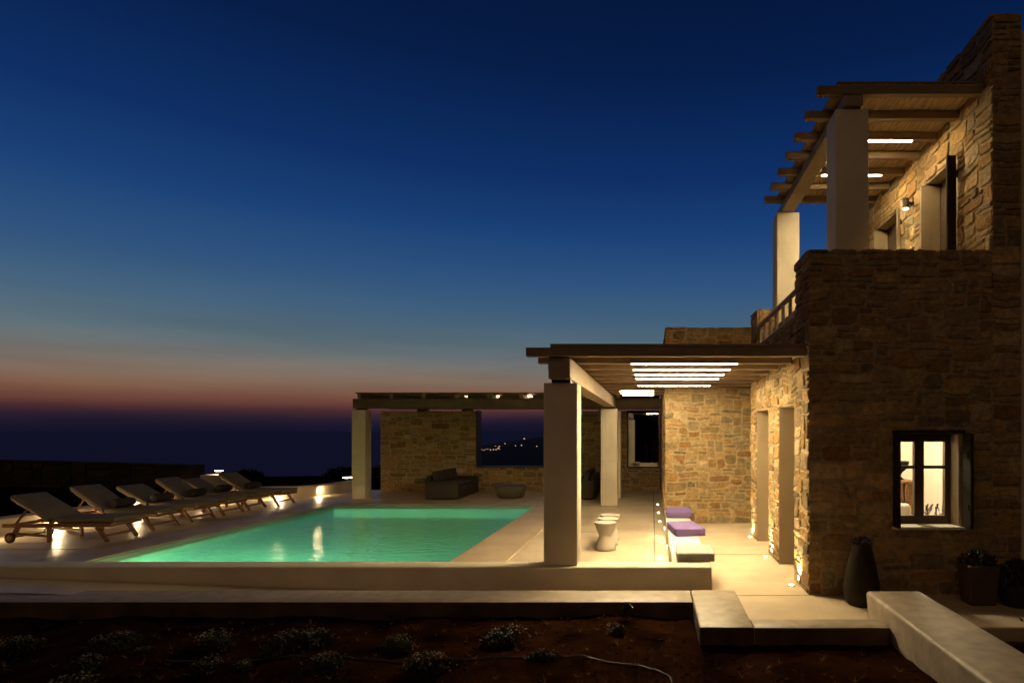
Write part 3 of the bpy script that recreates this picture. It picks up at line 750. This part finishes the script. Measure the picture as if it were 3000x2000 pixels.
wall_light(-10.08, 16.60, .17, R(-85), 'wall light in the parapet beyond the last lounger foot', 81)
wall_light(-9.36, 17.75-.6, .17, R(-15), 'wall light glowing in the curved parapet left of the far white column', 81)
wall_light(0.225, 8.79, .15, R(180), 'step light in the bench side below the nearest purple cushion', 10)
wall_light(0.225, 10.48, .15, R(180), 'step light in the bench side below the farther purple cushion', 8)

# pool lights under water
for i, (px, pw_) in enumerate(((-7.25, 3600), (-5.3, 800), (-3.6, 550))):
    e = empty('pool_light', ('underwater pool light near the left corner','underwater pool light in the middle of the near side','underwater pool light near the right corner')[i], 'pool light', 'underwater lights of the pool', (px, PY0+.002, -0.35))
    bm = B(); lathe(bm, [(0.09,0),(0.09,0.02),(0.07,0.03)], 20); bmesh.ops.rotate(bm, verts=bm.verts[:], cent=(0,0,0), matrix=Matrix.Rotation(R(-90),3,'X'))
    r_ = obj('lens', bm, 'lamp'); r_.parent = e
    part_light('pool_beam', 'SPOT', pw_, e, (0, .10, 0), (R(52), 0, 0), 0.08, 130, 0.7, col=((1.0,0.92,0.42) if i == 0 else (1.0,1.0,0.66)))

# ================================================================== FURNITURE
def stool():
    e = empty('stool', '', 'stool', 'hourglass stools on the veranda')
    bm = B(); lathe(bm, [(0.150,0.0),(0.158,0.008),(0.150,0.06),(0.122,0.15),(0.100,0.205),(0.104,0.235),(0.135,0.32),(0.158,0.385),(0.163,0.40)], 40)
    r_ = smooth_angle(obj('base', bm, 'ceramic'), 60); r_.parent = e
    bm = B(); lathe(bm, [(0.155,0.401),(0.168,0.403),(0.171,0.413),(0.166,0.424),(0.0,0.426)][:4], 40)
    r_ = smooth_angle(obj('seat', bm, 'ceramic'), 60); r_.parent = e
    return e
s0 = stool(); s0.location = (-0.715, 9.35, 0); s0['label'] = 'cream hourglass stool nearest the camera'
copy_tree(s0, (-0.70, 9.76, 0), 0.3, 'middle hourglass stool of the three in a row')
copy_tree(s0, (-0.70, 10.18, 0), 0.7, 'hourglass stool farthest back in the row')

def cushion(name, cx, cy, z, wx, wy, h, rz, m, lab):
    bm = B(); box(bm, -wx/2, wx/2, -wy/2, wy/2, 0, h, 0.018, 3)
    bmesh.ops.subdivide_edges(bm, edges=[e for e in bm.edges if e.calc_length() > .1], cuts=4, use_grid_fill=True)
    for v in bm.verts:
        k = (1-(2*v.co.x/wx)**2)*(1-(2*v.co.y/wy)**2)
        if v.co.z > h*.6: v.co.z += 0.012*max(0,k)
        v.co.x += 0.004*noise.noise(v.co*9+Vector((cx,cy,0))); v.co.y += 0.004*noise.noise(v.co*9+Vector((cy,cx,3)))
    o = smooth_angle(obj(name, bm, m), 50); o.location = (cx, cy, z); o.rotation_euler = (0,0,rz)
    bm = B()   # piping round the top and bottom edge
    for zz in (0.012, h-0.012):
        a_, b_ = wx/2+.001, wy/2+.001
        tube(bm, [(-a_+.01,-b_,zz),(a_-.01,-b_,zz),(a_,-b_+.01,zz),(a_,b_-.01,zz),(a_-.01,b_,zz),(-a_+.01,b_,zz),(-a_,b_-.01,zz),(-a_,-b_+.01,zz),(-a_+.01,-b_,zz)], 0.0045, 6)
    p = obj('piping', bm, m); p.parent = o
    bm = B(); box(bm, wx*.36, wx*.38, -wy/2-.004, -wy/2-.001, h*.3, h*.55); p = obj('tag', bm, 'petal'); p.parent = o
    return tag(o, lab, 'cushion', 'seat cushions along the white bench')
cushion('cushion', 0.515, 7.50, .268, .44, .58, .105, R(0), 'grey_canvas', 'grey cushion at the near end of the white bench')
cushion('cushion', 0.505, 9.36, .268, .44, .80, .112, R(8), 'purple', 'purple cushion lying askew in the middle of the bench')
cushion('cushion', 0.475, 11.2, .268, .44, .70, .115, R(0), 'purple', 'purple cushion at the far end of the bench by the stone wall')

def lounger():
    e = empty('sun_lounger', '', 'sun lounger', 'sun loungers in a row beside the pool')
    def par(o): o.parent = e; return o
    bm = B()
    for yy in (0.0, 0.60): box(bm, -1.95, -0.02, yy, yy+.04, .245, .305, .006, 1)
    for xx in (-1.9, -1.12, -.06): box(bm, xx, xx+.045, .04, .60, .25, .295, .004, 1)
    for k in range(11): box(bm, -1.06+k*.09, -1.00+k*.09, .04, .60, .296, .308, .002, 1)
    par(obj('frame', bm, 'teak'))
    for yy in (.02, .62):
        bm = B(); beam(bm, (-.30, yy, .25), (-.10, yy, 0.002), .038, .05); par(obj('leg', bm, 'teak'))
        bm = B(); beam(bm, (-1.14, yy, .25), (-1.14, yy, 0.002), .04, .055, up=Vector((0,1,0))); par(obj('leg', bm, 'teak'))
        bm = B(); beam(bm, (-1.68, yy, .26), (-1.78, yy, .09), .038, .055); par(obj('wheel_strut', bm, 'teak'))
        bm = B(); lathe(bm, [(.05,-.016),(.078,-.018),(.085,-.012),(.085,.012),(.078,.018),(.05,.016)], 24)
        bmesh.ops.rotate(bm, verts=bm.verts[:], cent=(0,0,0), matrix=Matrix.Rotation(R(90),3,'X'))
        bmesh.ops.translate(bm, verts=bm.verts[:], vec=(-1.79, yy+(.045 if yy>.3 else -.035), .085))
        wh = par(smooth_angle(obj('wheel', bm, 'rubber')))
        bm = B(); lathe(bm, [(.012,-.024),(.045,-.02),(.045,.02),(.012,.024)], 16)
        bmesh.ops.rotate(bm, verts=bm.verts[:], cent=(0,0,0), matrix=Matrix.Rotation(R(90),3,'X'))
        bmesh.ops.translate(bm, verts=bm.verts[:], vec=(-1.79, yy+(.045 if yy>.3 else -.035), .085))
        h = smooth_angle(obj('hub', bm, 'teak')); h.parent = wh
    bm = B(); beam(bm, (-1.14, .62, .10), (-1.76, .62, .15), .03, .03); par(obj('stretcher', bm, 'teak')); bm = B(); beam(bm, (-1.14, .02, .10), (-1.76, .02, .15), .03, .03)
    par(obj('stretcher', bm, 'teak'))
    bm = B(); beam(bm, (-.17, .02, .10), (-.17, .62, .10), .03, .035); par(obj('stretcher', bm, 'teak'))
    bm = B(); beam(bm, (-1.78, -.02, .085), (-1.78, .66, .085), .02, .02); par(obj('axle', bm, 'metal'))
    # backrest, hinged at x=-1.13
    hx, hz, A = -1.13, .312, R(29)
    Rt = Matrix.Rotation(A, 3, 'Y')
    bm = B()
    for yy in (.045, .565): box(bm, hx-.80, hx, yy, yy+.035, hz-.02, hz+.012, .004, 1, rot=Rt, piv=(hx,0,hz))
    for k in range(8): box(bm, hx-.78+k*.10, hx-.71+k*.10, .08, .565, hz-.005, hz+.01, 0, rot=Rt, piv=(hx,0,hz))
    box(bm, hx-.80, hx-.76, .045, .60, hz-.02, hz+.012, .004, 1, rot=Rt, piv=(hx,0,hz))
    par(obj('backrest', bm, 'teak'))
    ex = hx-.52*math.cos(A); ez = hz+.52*math.sin(A)-.02
    for yy in (.09, .55):
        bm = B(); beam(bm, (ex, yy, ez), (-1.80, yy, .29), .018, .025); par(obj('support_strut', bm, 'teak'))
    def pad(x0, x1, rot=None, zt=.39):
        bm = B(); box(bm, x0, x1, .02, .63, hz+.003, zt, .022, 3, rot=rot, piv=(hx,0,hz)); return par(smooth_angle(obj('mattress', bm, 'cushion'), 50))
    m1 = pad(hx+.02, 0.0); m2 = pad(hx-.82, hx-.03, Rt, .388)
    bm = B(); a_ = hz+.01
    tube(bm, [(hx+.03,.018,.382),(-.012,.018,.382),(.001,.03,.382),(.001,.62,.382)], .005, 6); p_ = obj('piping', bm, 'cushion'); p_.parent = m1
    return e
l0 = lounger()
LP = [(-8.78,10.0,3,'nearest sun lounger at the left, its wheels at the photo edge'),(-8.98,11.15,1,'second sun lounger from the camera in the poolside row'),
      (-9.0,12.1,-2,'third sun lounger from the camera'),(-9.05,13.1,-1,'fourth sun lounger from the camera'),
      (-9.10,14.02,2,'fifth sun lounger, last but one in the row'),(-8.95,14.85,-2,'sun lounger farthest from the camera, nearest the curved parapet')]
for i, (x, y, a, lab) in enumerate(LP):
    if i == 0: l0.location = (x, y, 0); l0.rotation_euler = (0,0,R(a)); l0['label'] = lab; l0.scale = (.88,1,1)
    else:
        c_ = copy_tree(l0, (x, y, 0), R(a), lab)
        dl = (0, 3, -4, 2, -5, 1)[i]      # backrests not all set to quite the same angle
        mats = [k for k in c_.children if k.name.startswith('mattress')]
        up_ = max(mats, key=lambda k: max(v.co.z for v in k.data.vertices))
        for k in [k for k in c_.children if k.name.startswith('backrest')] + [up_]:
            k.rotation_euler = (0, R(dl), 0)
            k.location = Vector((-1.13,0,.312)) - Matrix.Rotation(R(dl),3,'Y') @ Vector((-1.13,0,.312))
    if i:
        bm = B(); lathe(bm, [(.02,-.23),(.07,-.22),(.085,-.15),(.088,.15),(.07,.22),(.02,.23)], 16)
        bmesh.ops.rotate(bm, verts=bm.verts[:], cent=(0,0,0), matrix=Matrix.Rotation(R(90),3,'X'))
        o = smooth_angle(obj('bolster', bm, 'dark_fabric'), 60); o.location = (x-.91, y+.33, .475); o.rotation_euler = (0,0,R(a))
        tag(o, ('','dark bolster on the second sun lounger','dark bolster on the third sun lounger','dark bolster on the fourth sun lounger','dark bolster on the fifth sun lounger','dark bolster on the farthest sun lounger')[i], 'bolster', 'bolsters on the loungers')

# rattan sofas and drum table under the far pergola
def sofa(cx, cy, lab, rz=0):
    e = empty('rattan_sofa', lab, 'sofa', 'rattan sofas under the far pergola', (cx, cy, 0), rz)
    def par(o): o.parent = e; return o
    bm = B(); box(bm, -.85, .85, -.42, .42, .03, .34, .01, 2); par(obj('base', bm, 'rattan'))
    for s in (-1, 1):
        bm = B(); box(bm, s*.91-.06, s*.91+.06, -.44, .44, .03, .50, .012, 2); par(obj('armrest', bm, 'rattan'))
    bm = B(); box(bm, -.849, .849, .34, .44, .342, .62, .01, 2); par(obj('backrest', bm, 'rattan'))
    for s in (-1, 0, 1):
        bm = B(); box(bm, s*.56-.27, s*.56+.27, -.40, .33, .343, .45, .03, 3); par(smooth_angle(obj('seat_cushion', bm, 'rattan'), 50))
        bm = B(); box(bm, s*.56-.27, s*.56+.27, .16, .30, .45, .74, .04, 3, rot=Matrix.Rotation(R(-12),3,'X')); par(smooth_angle(obj('back_cushion', bm, 'dark_fabric'), 50))
    return e
sofa(-5.55, 17.15, 'dark rattan sofa in profile by the corner of the screen wall opening', R(90))
sofa(-1.98, 17.15, 'second dark rattan sofa, partly hidden behind the near white column', R(-90))
bm = B(); lathe(bm, [(.30,0),(.36,.05),(.42,.22),(.44,.30),(.43,.325),(.36,.33)], 36, (-3.86, 16.75, 0))
tag(smooth_angle(obj('drum_table', bm, 'terrazzo'), 50), 'round bowl-shaped coffee table between the two rattan sofas', 'table')

# ================================================================== POTS AND PLANTS NEAR THE HOUSE
def leaf_cloud(bm, c, r, n, size, rnd, up=0.4, inner=0.25):
    for _ in range(n):
        d_ = Vector((rnd.gauss(0,1), rnd.gauss(0,1), abs(rnd.gauss(0,1))*1.0)).normalized()*rnd.uniform(inner,1)**0.6
        p = Vector((c[0]+d_.x*r[0], c[1]+d_.y*r[1], c[2]+d_.z*r[2]))
        a = Vector((rnd.uniform(-1,1), rnd.uniform(-1,1), rnd.uniform(0,1)+up)).normalized(); b = a.cross(Vector((rnd.uniform(-1,1), rnd.uniform(-1,1), rnd.uniform(-1,1)))).normalized()
        s = size*rnd.uniform(.6,1.3)
        vs = [bm.verts.new(p), bm.verts.new(p+a*s*.5+b*s*.22), bm.verts.new(p+a*s), bm.verts.new(p+a*s*.5-b*s*.22)]
        bm.faces.new(vs)
vase = empty('tall_vase', 'tall olive clay vase narrowing to the top against the stone facade', 'vase', loc=(2.18, 6.40, 0))
bm = B(); lathe(bm, [(.13,0),(.155,.03),(.178,.12),(.182,.19),(.170,.29),(.142,.42),(.112,.55),(.095,.63),(.088,.635),(.08,.60)], 36)
o = smooth_angle(obj('body', bm, 'pot'), 60); o.parent = vase
rnd = random.Random(3)
bm = B(); leaf_cloud(bm, (0,0,.62), (.11,.11,.07), 260, .035, rnd); o = obj('foliage', bm, 'leaf'); o.parent = vase
bm = B()
for _ in range(26):
    p = Vector((rnd.uniform(-.1,.1), rnd.uniform(-.1,.1), rnd.uniform(.65,.70))); box(bm, p.x-.006, p.x+.006, p.y-.006, p.y+.006, p.z-.006, p.z+.006, rot=Matrix.Rotation(rnd.uniform(0,3),3,'X'))
o = obj('flowers', bm, 'violet'); o.parent = vase
pot = empty('clay_planter', 'square tapered clay planter with trailing plant by the right edge of the facade', 'planter', loc=(3.42, 6.45, 0))
bm = B(); g = box(bm, -.16, .16, -.14, .14, 0, .41, .01, 2)
for v in bm.verts:
    k = .80 + .2*v.co.z/.41; v.co.x *= k; v.co.y *= k
o = obj('body', bm, 'clay'); o.parent = pot
bm = B(); leaf_cloud(bm, (0,0,.38), (.20,.17,.16), 500, .05, rnd); o = obj('foliage', bm, 'leaf'); o.parent = pot
for i, (x, y, r_, h_) in enumerate(((3.80, 6.38, .26, .44), (4.14, 6.25, .28, .42))):
    e = empty('potted_bush', ('dark leafy bush in a round pot beside the square clay planter','dark bush at the right edge of the photo in front of the facade')[i], 'plant', loc=(x, y, 0))
    bm = B(); lathe(bm, [(r_*.6,0),(r_*.85,h_*.5),(r_*.9,h_*.55),(r_*.8,h_*.52)], 24); o = smooth_angle(obj('pot', bm, 'rubber')); o.parent = e
    bm = B(); leaf_cloud(bm, (0,0,h_*.42), (r_,r_*.8,h_*.62), 1500, .06, rnd); o = obj('foliage', bm, 'leaf'); o.parent = e
# leafy sprig at the right edge
e = empty('leafy_shrub', 'low leafy shrub in the soil at the right edge beyond the garden wall', 'plant', loc=(3.32, 5.15, -0.03))
bm = B(); st = B()
for k in range(11):
    a = rnd.uniform(-2.6, 2.6); ln = rnd.uniform(.22,.38); tip = Vector((math.cos(a)*ln*.7, math.sin(a)*ln*.4, ln*.75))
    tube(st, [(0,0,0), tip*.5+Vector((0,0,.03)), tip], [.006,.004,.002], 5)
    for q in range(16):
        p = tip*rnd.uniform(.35,1.0)+Vector((rnd.uniform(-.02,.02), rnd.uniform(-.02,.02), rnd.uniform(-.01,.03)))
        leaf_cloud(bm, p, (.01,.01,.01), 1, .05, rnd)
o = obj('stems', st, 'leaf'); o.parent = e; o = obj('leaves', bm, 'leaf'); o.parent = e

# ================================================================== PLANTED BED
def mound(seed):
    rnd = random.Random(seed)
    e = empty('flower_mound', '', 'plant', 'low flowering mounds in the planted bed')
    bm = B()
    for k in range(5):
        a = rnd.uniform(0, 6.28); q = rnd.uniform(0, .10)
        leaf_cloud(bm, (math.cos(a)*q, math.sin(a)*q, 0), (rnd.uniform(.11,.17), rnd.uniform(.11,.16), rnd.uniform(.09,.16)), 420, .03, rnd)
    o = obj('foliage', bm, 'leaf'); o.parent = e
    bm = B()
    for k in range(75):
        d_ = Vector((rnd.gauss(0,1), rnd.gauss(0,1), abs(rnd.gauss(0,1)))).normalized()
        q_ = rnd.uniform(.35,1); p = Vector((d_.x*.23*q_, d_.y*.2*q_, .02+.14*math.sqrt(max(0,1-q_*q_*(1-d_.z**2)))+rnd.uniform(-.02,.012))); s = rnd.uniform(.006,.012)
        c_ = bm.verts.new(p+Vector((0,0,s*.5))); rg = []
        for q in range(5):
            a = q*1.2566+rnd.uniform(-.2,.2); rg.append(bm.verts.new(p+Vector((math.cos(a)*s, math.sin(a)*s*.8, rnd.uniform(-.3,.6)*s))))
        for q in range(5): bm.faces.new((c_, rg[q], rg[(q+1)%5]))
    o = obj('flowers', bm, 'petal'); o.parent = e
    return e
protos = [mound(1), mound(2), mound(3)]
# (px, py of the crown in the 2352-wide photo, size)
MP = [(40,1452,1.0),(262,1442,1.05),(205,1492,.8),(492,1440,1.15),(690,1438,1.4),(478,1498,.8),(745,1490,.95),(918,1448,.9),(1160,1432,1.2),(985,1490,1.1),(155,1540,1.0),(330,1470,.5),(560,1500,.5),(1250,1478,.7),(1410,1420,.7)]
wh_ = ['far left edge','second from the left edge','below the second from the left','left of centre in the back row','the largest and brightest, in the back row','in front of the one left of centre','in front of the largest','small, right of the largest','sparse, with open flowers, right of centre','in front of the sparse one','lowest, near the bottom left','tiny tuft between two at the left','tiny tuft under the largest','thin tuft right of the sparse one','leafy tuft below the kerb near the unlit spotlight']
for i, ((px, py, s), t_) in enumerate(zip(MP, wh_)):
    f_ = 1411; yc = (1.8-0.02-.10*s)*f_/(py-990); xc = (px-1498)*yc/f_
    if i < 3: o = protos[i]; o.location = (xc, yc, -0.05); o.rotation_euler = (0,0,i*1.3)
    else: o = copy_tree(protos[i%3], (xc, yc, -0.05), i*1.7, '')
    o['label'] = 'low flowering mound: '+t_
    o.scale = (s*.95, s*.8, s*.85)
# unlit garden spotlight and small second fitting
e = empty('garden_spotlight', 'unlit dark spotlight on a spike against the planter kerb', 'spotlight', loc=(-0.245, 6.0, -0.05))
bm = B(); lathe(bm, [(.03,0),(.035,.09),(.038,.095),(.03,.088)], 20); bmesh.ops.rotate(bm, verts=bm.verts[:], cent=(0,0,0), matrix=Matrix.Rotation(R(50),3,'Y')); bmesh.ops.translate(bm, verts=bm.verts[:], vec=(-.04,0,.10))
o = smooth_angle(obj('head', bm, 'metal')); o.parent = e
bm = B(); tube(bm, [(0,0,-.02),(-.02,0,.12)], .007); o = obj('spike', bm, 'metal'); o.parent = e
# irrigation hose
bm = B()
pts = []
for (px, py) in ((380,1500),(700,1503),(1000,1506),(1250,1500),(1400,1505),(1500,1520),(1535,1538),(1545,1568)):
    yc = 1.80*1411/(py-990); pts.append(Vector(((px-1498)*yc/1411, yc, 0)))
sm = []
for i in range(len(pts)-1):
    p0, p1, p2, p3 = pts[max(i-1,0)], pts[i], pts[i+1], pts[min(i+2,len(pts)-1)]
    for k in range(12):
        t = k/12; p = .5*((2*p1)+(-p0+p2)*t+(2*p0-5*p1+4*p2-p3)*t*t+(-p0+3*p1-3*p2+p3)*t**3)
        p.z = ground_h(p.x, p.y)+.012; sm.append(p)
tube(bm, sm, .007, 6)
tag(obj('irrigation_hose', bm, mat('hose_plastic', (0.03,0.028,0.025), 0.25), smooth=True), 'thin black irrigation hose snaking over the soil', 'hose')
# pebbles in the soil
bm = B(); rnd = random.Random(8)
for _ in range(1100):
    y = rnd.uniform(3.6, 6.1); x = rnd.uniform(-1.15*y-.3, .95*y)
    if x > .36 and y > 5.3: continue
    if 2.0 < x < 2.65: continue
    s = rnd.uniform(.006,.022); z = ground_h(x, y)
    g = bmesh.ops.create_icosphere(bm, subdivisions=1, radius=s)['verts']
    for v in g: v.co = Vector((v.co.x*rnd.uniform(.8,1.3)+x, v.co.y+y, v.co.z*.6+z+s*.2))
tag(obj('pebbles', bm, mat('clod', (0.035,0.017,0.008), 1.0, spec=0.0)), 'scattered clods and pebbles on the bare soil', 'pebbles', kind='stuff')
# dry weeds and litter between the mounds
bm = B(); rnd = random.Random(18)
for _ in range(420):
    y = rnd.uniform(3.9, 6.05); x = rnd.uniform(-1.12*y-.3, .9*y)
    if x > .3 and y > 5.2 or 1.95 < x < 2.7: continue
    z = ground_h(x, y); hh = rnd.uniform(.02,.07)
    for q in range(rnd.randint(3,9)):
        a = rnd.uniform(0,6.28); t_ = Vector((x+math.cos(a)*hh*.9, y+math.sin(a)*hh*.9, z+hh*rnd.uniform(.3,1)))
        w_ = Vector((-math.sin(a), math.cos(a), 0))*.0025
        b_ = Vector((x,y,z)); bm.faces.new((bm.verts.new(b_-w_), bm.verts.new(b_+w_), bm.verts.new(t_)))
tag(obj('dry_weeds', bm, 'straw'), 'sparse dry weeds and litter on the bare soil', 'weeds', kind='stuff')
# blurred dry grasses close to the camera
def tussock(name, x, y, h, n, sp, lab, m='straw', seed=1):
    rnd = random.Random(seed); e = empty(name, lab, 'grass clump', 'out of focus plants close to the camera', (x, y, -0.05)); bm = B()
    for _ in range(n):
        a = rnd.uniform(0, 6.28); q = rnd.uniform(0,.09); b0 = Vector((math.cos(a)*q, math.sin(a)*q, 0)); hh = h*rnd.uniform(.65,1.0)
        tip = Vector((math.cos(a)*sp*rnd.uniform(.2,1), math.sin(a)*sp*rnd.uniform(.2,1), hh)); mid = b0.lerp(tip,.55)+Vector((0,0,hh*.12))
        w_ = Vector((-math.sin(a+1), math.cos(a+1), 0))*rnd.uniform(.002,.005)
        v = [bm.verts.new(b0-w_), bm.verts.new(b0+w_), bm.verts.new(mid+w_), bm.verts.new(mid-w_), bm.verts.new(tip)]
        bm.faces.new((v[0],v[1],v[2],v[3])); bm.faces.new((v[3],v[2],v[4]))
    o = obj('blades', bm, m); o.parent = e; return e
tussock('grass_tussock', 0.0, 1.0, 1.52, 520, .13, 'blurred yellowish grass clump at the bottom right of centre', seed=1)
tussock('grass_tussock', -0.36, 0.95, 1.46, 420, .12, 'blurred reddish grass clump at the bottom centre', seed=2)
tussock('grass_tussock', 0.26, 1.05, 1.44, 420, .14, 'blurred grass clump at the bottom below the stepped kerb', seed=3)
tussock('grass_tussock', -1.99, 1.7, 1.33, 120, .05, 'blurred plant tip at the left edge below the kerb', 'leaf', seed=4)

# ================================================================== FAR LEFT GROUND
# dry-stone terrace wall beyond the loungers
bm = sbm()
dw = empty('dry_stone_wall', 'dark dry-stone terrace wall beyond the loungers at the left', 'wall')
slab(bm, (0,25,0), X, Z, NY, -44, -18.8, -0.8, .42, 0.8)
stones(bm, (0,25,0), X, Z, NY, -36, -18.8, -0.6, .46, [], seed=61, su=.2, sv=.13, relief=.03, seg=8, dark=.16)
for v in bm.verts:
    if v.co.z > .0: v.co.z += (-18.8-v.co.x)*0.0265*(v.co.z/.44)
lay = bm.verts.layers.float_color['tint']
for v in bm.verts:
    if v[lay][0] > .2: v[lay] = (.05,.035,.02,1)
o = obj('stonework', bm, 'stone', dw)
# garden lamp far left and second small one by the far column
for i, (x, y, zg, lab, pw_) in enumerate(((-17.07, 24.2, -.42, 'low garden lamp lighting a pool of ground beyond the loungers', 16), (-9.72, 19.6, -.42, 'small lamp beyond the curved parapet, left of the far white column', .5))):
    e = empty('garden_lamp', lab, 'garden lamp', loc=(x, y, zg))
    top = .66 if i == 0 else .74
    bm = B(); lathe(bm, [(.03,0),(.025,top)], 12); o = obj('post', bm, 'metal'); o.parent = e
    if i == 0: bm = B(); lathe(bm, [(.60,-.1),(.60,.50),(.57,.525)], 40); o = smooth_angle(obj('plinth', bm, 'plaster')); o.parent = e
    bm = B(); lathe(bm, [(.16,top+.03),(.16,top+.045),(.02,top+.07)], 24); o = obj('cap', bm, 'metal'); o.parent = e
    bm = B(); lathe(bm, [(.13,top),(.13,top+.029)], 24) ; o = obj('lens', bm, 'lamp'); o.parent = e
    part_light('garden_glow', 'POINT', pw_, e, (0,0,top-.05), size=.05)
# scrub on the edge of the land
rnd = random.Random(77)
sp_ = [(-15.5,31,1.0),(-13.2,30,1.25),(-12.3,31.5,.8),(-9.9,26,1.0),(-9.3,25.4,.9),(-20.5,31,.8),(-3.6,27,.8),(-2.2,28,.9),(-5,28,.7)]
for i, (x, y, s) in enumerate(sp_):
    bm = B(); leaf_cloud(bm, (0,0,0), (1.1*s,.8*s,.42*s), 700, .16, rnd)
    o = obj('scrub_bush', bm, 'earth'); o.location = (x, y, ground_h(x,y)-.05)
    tag(o, 'dark low scrub bush on the edge of the land against the sea', 'bush', 'dark scrub bushes on the skyline')

# ================================================================== TOWN ON THE HEADLAND
def far_house(w_, d_, h_):
    e = empty('far_house', 'tiny house with lit window on the distant dark headland', 'house', 'lit houses on the far headland')
    bm = B(); box(bm, -w_/2, w_/2, -d_/2, d_/2, -3, h_); box(bm, -w_/2-.1, w_/2+.1, -d_/2-.1, d_/2+.1, h_, h_+.5)
    o = obj('body', bm, 'plaster'); o.parent = e
    bm = B(); box(bm, -w_*.3, w_*.1, -d_/2-.15, -d_/2-.02, h_*.25, h_*.75); o = obj('window', bm, 'town'); o.parent = e
    return e
h0 = far_house(7, 6, 3.6); first = True
TP = [(1402,1304),(1407,1306),(1400,1312),(1405,1315),(1411,1318),(1418,1320),(1424,1317),(1430,1316),(1437,1319),(1446,1318),(1452,1308),(1454,1318),(1463,1309),(1464,1317),(1480,1300),(1511,1306),(1529,1306),(1573,1308),(1537,1281),(1460,1314)]
rnd = random.Random(4)
for (px, py) in TP:
    tx, tz = (px-1911)/1800, -(py-1263)/1800
    # march the view ray to the hillside
    yy = 950
    while yy < 1600 and 1.8+tz*yy > hill_h(tx*yy, yy): yy += 4
    loc = (tx*yy, yy, hill_h(tx*yy, yy)+.5)
    if first: h0.location = loc; first = False; o = h0
    else: o = copy_tree(h0, loc, rnd.uniform(-.4,.4), h0['label'])
    k = rnd.uniform(.28, .6)*yy/1500; o.scale = (k, k, k)
